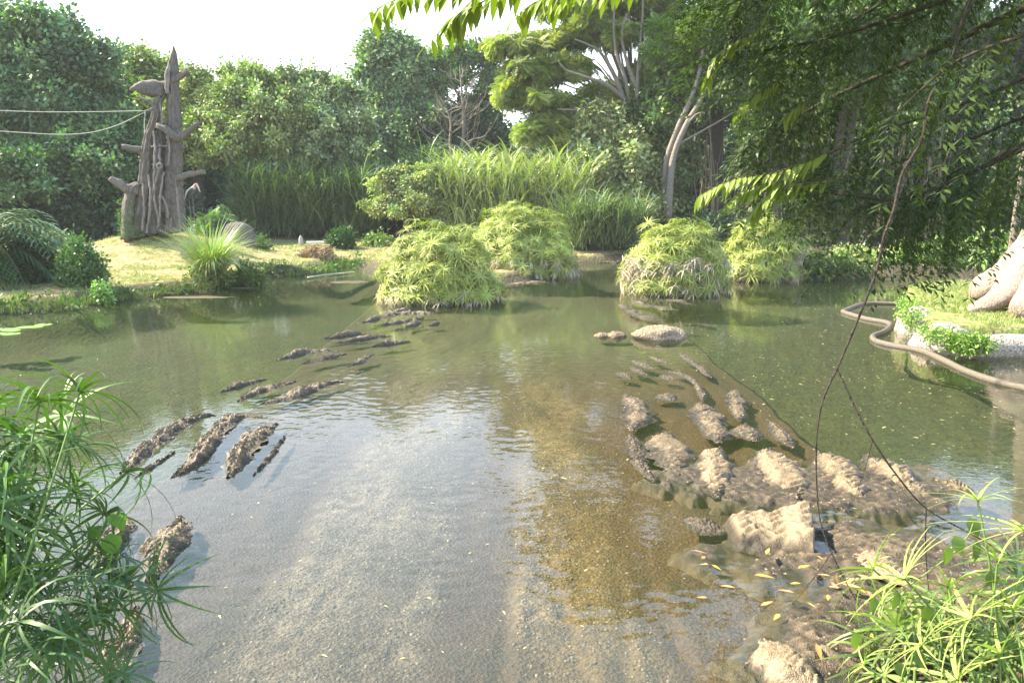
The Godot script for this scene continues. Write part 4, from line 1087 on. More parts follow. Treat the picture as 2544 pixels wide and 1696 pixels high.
func build_forest():
	rng.seed = 81
	var gray := Color(0.24, 0.2, 0.16)
	var pale := Color(0.33, 0.29, 0.24)
	var green := Color(0.075, 0.125, 0.04)
	tree("dark_tree", "huge dark broadleaf tree at the left edge", on(-21.24, -36.0), Vector3(-20.66, 4.32, -36), [[Vector3(-22.5, 7.51, -36), Vector3(2.55, 2.18, 2.37)], [Vector3(-20.81, 8.03, -36), Vector3(2.18, 1.72, 1.95)], [Vector3(-18.48, 7.71, -35), Vector3(1.77, 1.41, 1.59)], [Vector3(-17.47, 7.2, -35), Vector3(1.33, 1.06, 1.2)], [Vector3(-19.67, 5.45, -34.5), Vector3(2.29, 1.76, 2.03)], [Vector3(-21.27, 4.22, -34), Vector3(2.45, 1.92, 2.19)], [Vector3(-18.42, 4.79, -35), Vector3(1.97, 1.97, 1.97)], [Vector3(-17.57, 5.75, -36), Vector3(1.1, 1.29, 1.19)]], "broad", 5200, 1.15, Color(0.055, 0.1, 0.045), 0.35, gray)
	tree("shade_tree", "dark low tree in the shade behind the ropes", on(-17.24, -33.0), Vector3(-17.22, 2.67, -33), [[Vector3(-18.4, 2.84, -33), Vector3(1.71, 1.2, 1.45)], [Vector3(-16.51, 3, -33), Vector3(1.37, 1.37, 1.37)], [Vector3(-16.19, 4.22, -34), Vector3(1.05, 1.22, 1.14)], [Vector3(-18.45, 2.5, -31), Vector3(1.29, 1.13, 1.21)]], "broad", 2400, 1.0, Color(0.05, 0.095, 0.04), 0.2, gray)
	tree("round_tree", "light green tree directly behind the climbing tree's top", on(-18.01, -41.0), Vector3(-17.79, 5.19, -41), [[Vector3(-17.8, 7.61, -41), Vector3(1.35, 1, 1.17)], [Vector3(-18.73, 7.71, -41), Vector3(0.83, 0.73, 0.78)], [Vector3(-16.47, 7.31, -41), Vector3(0.94, 0.83, 0.88)], [Vector3(-17.09, 5.92, -40), Vector3(1.64, 1.23, 1.43)], [Vector3(-18.04, 4.32, -40), Vector3(1.65, 1.44, 1.54)]], "broad", 2600, 1.15, Color(0.13, 0.18, 0.055), 0.25, gray)
	tree("yellow_green_tree", "yellow green tree just right of the climbing tree", on(-14.33, -38.0), Vector3(-14.18, 4.61, -38), [[Vector3(-14.04, 6.59, -38), Vector3(0.93, 0.77, 0.85)], [Vector3(-14.5, 5.56, -38), Vector3(0.97, 0.87, 0.92)], [Vector3(-13.65, 5.18, -38), Vector3(0.97, 0.97, 0.97)], [Vector3(-14.03, 4, -37), Vector3(1.14, 0.95, 1.05)]], "broad", 2900, 0.8, Color(0.15, 0.195, 0.06), 0.2, gray)
	tree("bushy_tree", "broad bushy tree under the open sky, left of centre", on(-11.07, -37.0), Vector3(-11.17, 4, -37), [[Vector3(-11.59, 6.66, -37), Vector3(1.13, 0.85, 0.99)], [Vector3(-10.87, 6.02, -37), Vector3(1.42, 1.13, 1.27)], [Vector3(-12.02, 5.66, -37), Vector3(1.13, 1.04, 1.09)], [Vector3(-10.03, 4.89, -36.5), Vector3(1.5, 1.31, 1.4)], [Vector3(-11.42, 4.14, -36), Vector3(1.48, 1.3, 1.39)]], "broad", 5200, 0.85, Color(0.135, 0.185, 0.07), 0.22, gray)
	tree("bushy_tree", "bushy tree with an uneven top between the broad one and the tall one", on(-8.6, -38.0), Vector3(-8.73, 4.04, -38), [[Vector3(-9.41, 6.4, -38), Vector3(1.16, 0.87, 1.02)], [Vector3(-8.25, 6.31, -38), Vector3(1.06, 0.87, 0.97)], [Vector3(-7.29, 6.03, -38), Vector3(0.78, 0.78, 0.78)], [Vector3(-9.16, 4.96, -37.5), Vector3(1.35, 1.15, 1.25)], [Vector3(-7.62, 4.77, -37.5), Vector3(1.35, 1.16, 1.25)], [Vector3(-8.33, 3.63, -37), Vector3(1.53, 1.15, 1.34)]], "broad", 5200, 0.85, Color(0.115, 0.165, 0.08), 0.22, gray)
	tree("tall_tree", "tall grey green tree with a flat top standing above its neighbours", on(-6.71, -46.0), Vector3(-6.65, 6.43, -46), [[Vector3(-6.75, 9.46, -46), Vector3(1.11, 0.79, 0.95)], [Vector3(-5.72, 9.13, -46), Vector3(0.93, 0.79, 0.86)], [Vector3(-7.38, 8.12, -46), Vector3(1.03, 0.84, 0.93)], [Vector3(-5.98, 7.78, -46), Vector3(1.4, 0.93, 1.17)], [Vector3(-7.07, 6.65, -46), Vector3(1.41, 0.94, 1.17)], [Vector3(-5.61, 6.16, -45.5), Vector3(1.16, 1.05, 1.11)], [Vector3(-7.53, 5.23, -45), Vector3(1.16, 1.04, 1.1)], [Vector3(-6.39, 4.55, -45), Vector3(1.62, 1.16, 1.39)]], "broad", 3900, 1.25, Color(0.1, 0.155, 0.075), 0.25, pale * 0.8, "trees behind the pond", 36)
	tree("thin_crowned_tree", "thin crowned tree with loose twigs behind the bare tree", on(-2.64, -48.0), Vector3(-2.64, 7.31, -48), [[Vector3(-4.27, 9.3, -48), Vector3(0.97, 0.49, 0.73)], [Vector3(-2.81, 9.65, -48), Vector3(1.09, 0.53, 0.81)], [Vector3(-1.48, 9.53, -48), Vector3(0.78, 0.58, 0.68)], [Vector3(-3.56, 8.37, -48), Vector3(1.34, 0.68, 1.01)], [Vector3(-1.12, 8.25, -48), Vector3(0.73, 0.73, 0.73)], [Vector3(-4.57, 7.21, -47), Vector3(1.08, 1.08, 1.08)]], "broad", 1500, 1.1, Color(0.09, 0.15, 0.06), 0.18, pale * 0.8, "trees behind the pond", 36)
	tree("dark_tree", "dark dense tree right behind the bare tree", on(-1.93, -46.0), Vector3(-1.92, 4.83, -46), [[Vector3(-1.9, 6.31, -46), Vector3(0.99, 1.06, 1.02)], [Vector3(-2.24, 5.03, -45.5), Vector3(1.4, 1.17, 1.29)], [Vector3(-1.3, 4.55, -45), Vector3(1.16, 1.16, 1.16)], [Vector3(-3.76, 4.72, -44), Vector3(1.36, 1.36, 1.36)]], "broad", 2200, 1.15, Color(0.035, 0.06, 0.025), 0.25, gray)
	tree("spreading_tree", "spreading tree with flat tiers of light foliage right of centre", on(5.34, -35.0), Vector3(4.98, 5.66, -35), [[Vector3(0.42, 8.05, -35), Vector3(1.23, 0.28, 0.76)], [Vector3(2.04, 8.38, -35.5), Vector3(1.07, 0.32, 0.7)], [Vector3(0.77, 6.97, -34.5), Vector3(1.31, 0.38, 0.85)], [Vector3(2.2, 7.2, -35), Vector3(1.06, 0.35, 0.71)], [Vector3(0.6, 5.96, -34.5), Vector3(1.32, 0.42, 0.87)], [Vector3(2.01, 5.53, -34.5), Vector3(1.06, 0.39, 0.72)], [Vector3(3.27, 9.14, -35.5), Vector3(1.07, 0.43, 0.75)], [Vector3(2.23, 9.66, -36), Vector3(1.08, 0.32, 0.7)], [Vector3(4.29, 8.47, -35), Vector3(0.88, 0.39, 0.63)], [Vector3(4.75, 9.75, -36), Vector3(1.26, 0.43, 0.85)], [Vector3(3.93, 6.13, -34.5), Vector3(0.88, 0.35, 0.61)], [Vector3(6.21, 9.24, -36), Vector3(1.08, 0.54, 0.81)], [Vector3(5.83, 7.1, -35.5), Vector3(1.08, 0.54, 0.81)], [Vector3(1.29, 4.73, -34), Vector3(1.05, 0.44, 0.74)], [Vector3(4.44, 4.22, -34), Vector3(1.05, 0.52, 0.79)], [Vector3(2.67, 11.03, -35), Vector3(1.39, 0.45, 0.92)], [Vector3(4.8, 11.81, -35.5), Vector3(1.4, 0.49, 0.95)], [Vector3(6.86, 11.1, -36), Vector3(1.43, 0.54, 0.98)], [Vector3(3.55, 13.11, -35.5), Vector3(1.57, 0.52, 1.04)], [Vector3(5.69, 14.07, -36), Vector3(1.76, 0.6, 1.18)], [Vector3(2.62, 14.54, -35), Vector3(1.36, 0.51, 0.94)], [Vector3(4.58, 16.32, -36), Vector3(1.91, 0.69, 1.3)], [Vector3(7.39, 15.52, -36), Vector3(1.74, 0.7, 1.22)], [Vector3(1.44, 12.8, -35), Vector3(1.03, 0.45, 0.74)]], "feather", 10540, 0.8, Color(0.125, 0.175, 0.05), 0.13, pale, "trees behind the pond", 24, 0.55)
	# its bare limbs, seen against the leaves
	var o := thing("pale_limbed_tree", "many stemmed pale barked tree in front of the spreading tree", "tree", on(4.81, -33.8), "trees behind the pond")
	for l in [[Vector3(4.81, 2.5, -33.8), Vector3(4.66, 4.72, -33.8), Vector3(4.38, 5.95, -33.6), Vector3(3.72, 6.84, -33.5), Vector3(3.28, 7.33, -33.5)], [Vector3(4.66, 4.72, -33.8), Vector3(4.26, 6.37, -33.7), Vector3(3.46, 7.66, -33.6), Vector3(2.43, 8.13, -33.5)], [Vector3(4.7, 5.39, -33.8), Vector3(4.46, 6.71, -33.8), Vector3(4.09, 7.71, -33.9), Vector3(3.98, 9.03, -34), Vector3(4.1, 9.99, -34)], [Vector3(4.72, 4.72, -33.8), Vector3(4.92, 6.05, -33.8), Vector3(4.96, 7.2, -33.8), Vector3(5.08, 8.68, -33.9), Vector3(5.11, 9.99, -34)], [Vector3(4.38, 5.95, -33.6), Vector3(3.71, 6.42, -33.4), Vector3(2.76, 6.72, -33.2), Vector3(2.08, 6.96, -33.2), Vector3(1.83, 7.25, -33.2)], [Vector3(4.91, 6.38, -33.8), Vector3(4.52, 7.38, -33.9), Vector3(4.31, 8.38, -34), Vector3(4.49, 9.19, -34)], [Vector3(4.96, 7.04, -33.8), Vector3(5.35, 8.2, -33.9), Vector3(5.52, 8.94, -34), Vector3(5.42, 9.35, -34)], [Vector3(4.82, 5.39, -33.8), Vector3(5.55, 5.62, -33.6), Vector3(6.05, 5.69, -33.5), Vector3(6.35, 5.86, -33.5)], [Vector3(4.66, 4.88, -33.8), Vector3(3.56, 5.6, -33.4), Vector3(2.61, 5.47, -33.2), Vector3(1.75, 5.48, -33)], [Vector3(4.9, 5.72, -33.8), Vector3(5.54, 5.44, -33.5), Vector3(6.04, 5.32, -33.4), Vector3(6.28, 5.43, -33.3)]]:
		var b := MB.new()
		var q := []
		for p in l: q.append(p - o.position)
		var cq := curve(q, 0.3)
		b.tube(cq, taper(cq.size(), 0.1, 0.025), 9, pale * 0.85, 0.25, 0, lump)
		part("limb", b.commit(), M.bark, o)
	o = thing("leaning_tree", "pair of pale trunks leaning to the right at the forest edge", "tree", on(6.13, -32.0), "trees behind the pond")
	for l in [[Vector3(6.01, 1.35, -32), Vector3(6.1, 3.47, -32), Vector3(6.54, 4.76, -32), Vector3(7.08, 5.71, -32), Vector3(7.67, 6.95, -32), Vector3(8.11, 7.88, -32)], [Vector3(5.94, 1.51, -32.3), Vector3(5.91, 3.32, -32.3), Vector3(6.28, 4.62, -32.3), Vector3(6.81, 5.89, -32.3), Vector3(7.09, 7, -32.3), Vector3(7.19, 8.39, -32.3)], [Vector3(6.54, 4.76, -32), Vector3(6.89, 5.18, -31.8), Vector3(7.21, 5.25, -31.8)], [Vector3(6.32, 4.12, -32), Vector3(7.56, 4.82, -31.8), Vector3(8.32, 5.28, -31.7)]]:
		var b := MB.new()
		var q := []
		for p in l: q.append(p - o.position)
		var cq := curve(q, 0.3)
		b.tube(cq, taper(cq.size(), 0.15 if l.size() > 4 else 0.05, 0.05 if l.size() > 4 else 0.02), 9, pale, 0.25, 0, lump)
		part("trunk" if l.size() > 4 else "limb", b.commit(), M.bark, o)
	crown(o, "crown", [[Vector3(8.56, 8.12, -32.5), Vector3(1.31, 0.98, 1.14)], [Vector3(7.68, 8.52, -33), Vector3(1.16, 0.83, 0.99)], [Vector3(6.58, 7.73, -34), Vector3(1.03, 1.03, 1.03)]], "feather", M.leaf_thin, 3200, 0.8, Color(0.09, 0.155, 0.05), 8, 0.6)
	# bare tree
	o = thing("bare_tree", "leafless pale tree with spreading twigs above the cane grass", "tree", on(-2.59, -39.0), "trees behind the pond")
	var tp := o.position
	var bb := MB.new()
	var tr1 := []
	for p in curve([Vector3(-2.67, 1.5, -39), Vector3(-2.62, 3.69, -39), Vector3(-2.29, 4.47, -39), Vector3(-2.19, 5.64, -39), Vector3(-2.27, 6.41, -39), Vector3(-2.33, 7.36, -39), Vector3(-2.37, 7.93, -39)], 0.2): tr1.append(p - tp)
	bb.tube(tr1, taper(tr1.size(), 0.14, 0.025), 8, pale * 1.1, 0.2, 0, lump)
	part("trunk", bb.commit(), M.bark, o)
	var tr2 := []
	for p in curve([Vector3(-2.6, 3.59, -39), Vector3(-2.86, 4.38, -39.1), Vector3(-2.82, 5.26, -39.1), Vector3(-2.96, 5.94, -39.1), Vector3(-3.3, 6.61, -39.1)], 0.2): tr2.append(p - tp)
	bb = MB.new()
	bb.tube(tr2, taper(tr2.size(), 0.09, 0.02), 8, pale * 1.1, 0.2, 0, lump)
	part("trunk", bb.commit(), M.bark, o)
	for tr in [tr1, tr2]:
		for k in 15:
			var at: int = int(lerpf(tr.size() * 0.35, tr.size() - 2, k / 15.0))
			var p: Vector3 = tr[at]
			var a := rr(0, TAU)
			var dir := Vector3(cos(a), rr(0.1, 0.6), sin(a) * 0.6).normalized()
			var l := rr(0.7, 1.9) * (1.2 - 0.6 * k / 15.0)
			bb = MB.new()
			var br := [p, p + dir * l * 0.35 + Vector3(0, 0.05, 0), p + dir * l * 0.7 + Vector3(0, 0.25, 0) * rr(0, 1), p + dir * l + Vector3(0, 0.55, 0) * l * rr(0.4, 1)]
			bb.tube(curve(br, 0.2), taper(curve(br, 0.2).size(), 0.028, 0.008), 5, pale * 1.15)
			for j in 5:
				var q: Vector3 = br[1 + j % 3]
				var td := (dir + Vector3(rr(-0.9, 0.9), rr(0.0, 1.0), rr(-0.6, 0.6))).normalized()
				bb.tube([q, q + td * 0.25, q + td * 0.5 + Vector3(0, 0.12, 0)], [0.012, 0.009, 0.005], 4, pale * 1.15)
			part("branch", bb.commit(), M.bark, o)
	# right hand forest
	for t in [
		["dark_tree", "dark tall tree behind the leaning pale trunks", 10.6, 44.0, Vector3(10.37, 7.55, -44), [[Vector3(9.41, 9.26, -44), Vector3(2.44, 2, 2.22)], [Vector3(11.59, 10.11, -44), Vector3(2.65, 1.99, 2.32)], [Vector3(10.4, 6.38, -43), Vector3(2.85, 2.41, 2.63)], [Vector3(8.27, 5.25, -42), Vector3(1.94, 1.94, 1.94)], [Vector3(10.13, 13.01, -44), Vector3(3.06, 2.18, 2.62)], [Vector3(11.27, 16.25, -44), Vector3(3.01, 2.37, 2.69)]], 4200],
		["dark_tree", "dark tree filling the background right of the leaning trunks", 14.7, 42.0, Vector3(14.41, 6.91, -42), [[Vector3(13.83, 9.36, -42), Vector3(2.75, 2.11, 2.43)], [Vector3(16.44, 8.35, -42), Vector3(2.76, 2.34, 2.55)], [Vector3(14.15, 5.59, -41), Vector3(2.94, 2.31, 2.62)], [Vector3(12.45, 4.12, -40), Vector3(2.27, 1.65, 1.96)], [Vector3(14.64, 12.93, -42), Vector3(3.12, 2.29, 2.7)], [Vector3(13.82, 16, -42), Vector3(2.87, 2.05, 2.46)]], 4200],
		["dark_tree", "dark tree in the far right background above the shrubs", 19.19, 40.0, Vector3(18.87, 6.11, -40), [[Vector3(18.24, 8.65, -40), Vector3(2.82, 2.22, 2.52)], [Vector3(20.77, 7.49, -40), Vector3(2.84, 2.43, 2.64)], [Vector3(18.52, 4.67, -39), Vector3(3.01, 2.4, 2.71)], [Vector3(16.18, 3.47, -38), Vector3(2.16, 1.57, 1.87)], [Vector3(18.3, 12.43, -40), Vector3(2.97, 2.18, 2.57)]], 3800],
		["dark_tree", "dark tree at the right edge behind the grass island", 23.36, 38.0, Vector3(22.77, 5.93, -38), [[Vector3(22.12, 8.34, -38), Vector3(2.68, 2.49, 2.59)], [Vector3(24.13, 5.93, -38), Vector3(2.72, 2.72, 2.72)], [Vector3(21.43, 4, -37), Vector3(2.67, 2.1, 2.38)], [Vector3(22.25, 2.5, -35), Vector3(2.36, 1.64, 2)]], 3200],
	]:
		tree(t[0], t[1], on(t[2], -t[3]), t[4], t[5], "broad", t[6], 1.25, Color(0.045, 0.08, 0.03), 0.3, gray * 0.6)
	for t in [[10.52, 33.0, 0.36, "thick dark trunk with light green shrubs showing beside it"], [12.2, 31.5, 0.4, "thick dark trunk standing above the pale bank shrub"], [8.43, 35.0, 0.3, "dark trunk in the gloom behind the tan skirted sedge clump"]]:
		var X: float = t[0]
		var tk := tree("shaded_tree", t[3], on(X, -t[1]), Vector3(X + 0.1, 6.5, -t[1]), [[Vector3(X, 7.5, -t[1]), Vector3(2.6, 1.5, 2.2)], [Vector3(X - 1.5, 6.2, -t[1]), Vector3(1.8, 1.0, 1.6)], [Vector3(X + 1.6, 6.0, -t[1] + 0.5), Vector3(1.8, 1.2, 1.6)]], "broad", 1500, 1.15, Color(0.05, 0.09, 0.03), t[2], gray * 0.35, "dark trunked trees on the right bank")
	# thin stems (bamboo like) under them
	rng.seed = 83
	var bs := thing("stem_thicket", "thicket of thin dark upright stems under the right hand trees", "thicket", on(12.59, -33.5))
	bb = MB.new()
	for k in 190:
		var x := rr(7.38, 18.33); var z := -rr(31.0, 36.0)
		var p := Vector3(x, ground_at(x, z) - 0.1, z) - bs.position
		bb.tube([p, p + Vector3(rr(-0.2, 0.2), 1.6, 0), p + Vector3(rr(-0.6, 0.6), rr(3.0, 5.0), rr(-0.4, 0.4))], [0.03, 0.025, 0.012], 5, Color(0.14, 0.11, 0.07) * rr(0.5, 1.4))
	var bp := part("stems", bb.commit(), M.plain, bs)
	bp.set_meta("kind", "stuff")
	# cane grass and undergrowth
	rng.seed = 85
	stand("cane_grass", "sunlit stand of tall cane grass behind the two left sedge clumps", "cane grass", [-2.67, 2.81, -35.0, -30.5], 950, 1.15, 2.4, Color(0.44, 0.47, 0.2))
	stand("cane_grass", "dark stand of tall cane grass behind the boulder and the lawn", "cane grass", [-11.52, -5.72, -37.5, -34.0], 900, 1.15, 2.0, Color(0.15, 0.2, 0.08))
	stand("cane_grass", "drooping cane grass over the water at the head of the channel", "cane grass", [1.93, 4.74, -31.0, -28.6], 420, 0.9, 1.1, Color(0.2, 0.25, 0.11))
	stand("cane_grass", "loose cane grass left of the feathery bush", "cane grass", [-4.66, -2.68, -39.0, -36.0], 240, 1.15, 2.6, Color(0.16, 0.22, 0.08))
	stand("undergrowth", "dark undergrowth filling the forest floor behind the lawn", "undergrowth", [-30.0, -4.0, -46.0, -38.0], 2600, 1.6, 3.6, Color(0.055, 0.09, 0.035), "broad", M.leaf)
	stand("undergrowth", "dark undergrowth closing the back of the lawn at far left", "undergrowth", [-26.0, -12.5, -34.5, -31.0], 1500, 1.3, 1.7, Color(0.05, 0.08, 0.035), "broad", M.leaf)
	stand("undergrowth", "dark undergrowth filling the forest floor behind the channel", "undergrowth", [-4.0, 10.0, -48.0, -37.0], 2000, 1.6, 4.4, Color(0.06, 0.1, 0.04), "broad", M.leaf)
	stand("undergrowth", "dark undergrowth under the right hand trees", "undergrowth", [8.0, 34.0, -46.0, -37.0], 2600, 1.6, 3.6, Color(0.045, 0.075, 0.03), "broad", M.leaf)
	stand("leafy_backdrop", "distant wood that closes the view behind all the trees", "wood", [-48.0, 48.0, -70.0, -58.0], 7000, 2.6, 5.0, Color(0.07, 0.12, 0.05), "broad", M.leaf)
	for s in [
		["feathery_bush", "feathery light green bush left of the sunlit cane grass", on(-3.88, -31.0), [[Vector3(-4.36, 2.5, -31), Vector3(0.8, 0.48, 0.64)], [Vector3(-3.47, 2.66, -31), Vector3(0.88, 0.51, 0.7)], [Vector3(-4.55, 1.72, -30.5), Vector3(0.72, 0.45, 0.58)], [Vector3(-3.6, 1.64, -30.5), Vector3(1.11, 0.64, 0.88)], [Vector3(-2.84, 1.86, -31), Vector3(0.57, 0.65, 0.61)]], "broad", 2600, 0.55, Color(0.14, 0.18, 0.07), 0.7],
		["vine_mass", "tangle of vines with pale leaves hanging at the forest edge right of the cane grass", on(3.84, -33.0), [[Vector3(3.66, 3, -33), Vector3(0.85, 0.6, 0.73)], [Vector3(3, 3.86, -33.5), Vector3(0.95, 0.69, 0.82)], [Vector3(4.5, 3.5, -33), Vector3(0.85, 0.85, 0.85)], [Vector3(3.79, 1.83, -32.5), Vector3(1.02, 0.85, 0.93)], [Vector3(5.22, 2.16, -33), Vector3(0.86, 1.03, 0.94)], [Vector3(3.21, 4.9, -34), Vector3(1.22, 0.7, 0.96)]], "broad", 2300, 0.95, Color(0.15, 0.19, 0.085), 0.9],
		["vine_curtain", "dark curtain of vines below the pale limbed tree", on(5.72, -34.0), [[Vector3(5.3, 4.73, -34), Vector3(1.05, 0.87, 0.96)], [Vector3(6.41, 3.02, -34), Vector3(0.88, 1.41, 1.14)], [Vector3(5.66, 1.64, -33.5), Vector3(1.05, 1.22, 1.14)], [Vector3(4.31, 5.28, -34.5), Vector3(1.06, 0.71, 0.88)]], "broad", 2000, 0.95, Color(0.06, 0.1, 0.035), 0.9],
		["bank_shrub", "pale green flowering shrub at the waterline of the right far bank", on(9.91, -24.2), [[Vector3(9.94, 0.32, -24), Vector3(0.61, 0.33, 0.47)], [Vector3(10.67, 0.21, -24.2), Vector3(0.58, 0.31, 0.44)], [Vector3(9.64, 0.1, -24), Vector3(0.32, 0.18, 0.25)]], "broad", 420, 0.6, Color(0.2, 0.26, 0.11), 0.9],
		["bank_shrub", "dark green shrub right of the pale flowering one on the far bank", on(11.9, -24.8), [[Vector3(11.83, 0.31, -24.8), Vector3(0.65, 0.42, 0.54)], [Vector3(12.47, 0.27, -24.5), Vector3(0.65, 0.39, 0.52)]], "broad", 420, 0.7, Color(0.1, 0.16, 0.05), 0.9],
		["bank_shrub", "dark shrub at the right end of the far bank behind the island", on(13.14, -24.0), [[Vector3(12.97, 0.38, -24), Vector3(0.76, 0.46, 0.61)], [Vector3(13.75, 0.34, -23.8), Vector3(0.75, 0.45, 0.6)], [Vector3(14.62, 0.4, -23.8), Vector3(0.75, 0.5, 0.63)]], "broad", 560, 0.7, Color(0.075, 0.13, 0.04), 0.9],
		["back_shrub", "light green shrub glimpsed between the dark trunks", on(10.84, -37.0), [[Vector3(10.91, 1.17, -37), Vector3(0.77, 0.77, 0.77)], [Vector3(10.35, 0.79, -37), Vector3(0.58, 0.58, 0.58)]], "broad", 320, 0.8, Color(0.24, 0.3, 0.14), 0.9],
		["tall_shrub", "dense shrub behind the smaller rounded sedge clump", on(8.57, -31.5), [[Vector3(8.51, 0.38, -31.5), Vector3(0.99, 0.66, 0.83)], [Vector3(7.41, 0.7, -31.8), Vector3(1, 0.67, 0.83)]], "broad", 500, 0.8, Color(0.035, 0.06, 0.025), 0.9],
	]:
		var t := thing(s[0], s[1], "shrub" if s[0] != "vine_mass" and s[0] != "vine_curtain" else "vines", s[2])
		crown(t, "foliage", s[3], s[4], M.leaf if s[4] == "broad" else M.leaf_thin, s[5], s[6], s[7], 26, s[8])
		stems(t, 8, Vector3(1.2, 1.5, 0.8), gray * 0.5, 0.03)
	# broad leaved plant beside the island trunk
	o = thing("slender_tree", "slender pale trunk with large drooping leaves behind the island roots", "tree", Vector3(10.91, 0.35, -18.0))
	bb = MB.new()
	bb.tube([Vector3(0, -0.2, 0), Vector3(0, 1.2, 0), Vector3(0.05, 3.4, 0)], [0.1, 0.09, 0.06], 10, pale, 0.2, 0, lump)
	part("trunk", bb.commit(), M.bark, o)
	for k in 26:
		var at: Vector3 = Vector3(10.18, 2.5, -17.6) - o.position + Vector3(rr(-0.45, 0.35), rr(-1.5, -0.7), rr(-0.3, 0.3))
		bb = MB.new()
		bb.leaf(Transform3D(facing(Vector3(rr(-1, 0.4), rr(-1.2, -0.2), rr(-0.3, 0.6))), at), rr(0.25, 0.42), rr(0.08, 0.12), 0.6, 5, Color(0.17, 0.25, 0.07) * rr(0.6, 1.3), 0.25)
		part("leaf", bb.commit(), M.leaf_thin, o)

# ---------------------------------------------------------------- overhanging tree on the near bank
func spray_line(o: Node3D, pts: Array, r0: float, n: int, spread: float, out_x: Array, out_c: Array, col: Color) -> void:
	var q := []
	for p in pts: q.append(p - o.position)
	var cq := curve(q, 0.12)
	var b := MB.new()
	b.tube(cq, taper(cq.size(), r0, 0.004), 7, Color(0.07, 0.055, 0.035), 0.15, 0, lump)
	part("branch", b.commit(), M.bark, o)
	for k in int(n * 1.4):
		var t := sqrt(rng.randf()) * (cq.size() - 2)
		var p: Vector3 = cq[int(t)]
		var along: Vector3 = (cq[int(t) + 1] - cq[int(t)]).normalized()
		var side := along.cross(Vector3.UP).normalized() * (1.0 if rng.randf() < 0.5 else -1.0)
		var dir := (along * rr(0.3, 1.0) + side * rr(0.4, 1.2) + Vector3(0, rr(-0.45, 0.25), 0)).normalized()
		out_x.append(Transform3D(facing(dir).scaled_local(Vector3.ONE * rr(0.45, 0.75)), p + gauss3() * spread))
		out_c.append(col * rr(0.7, 1.3))

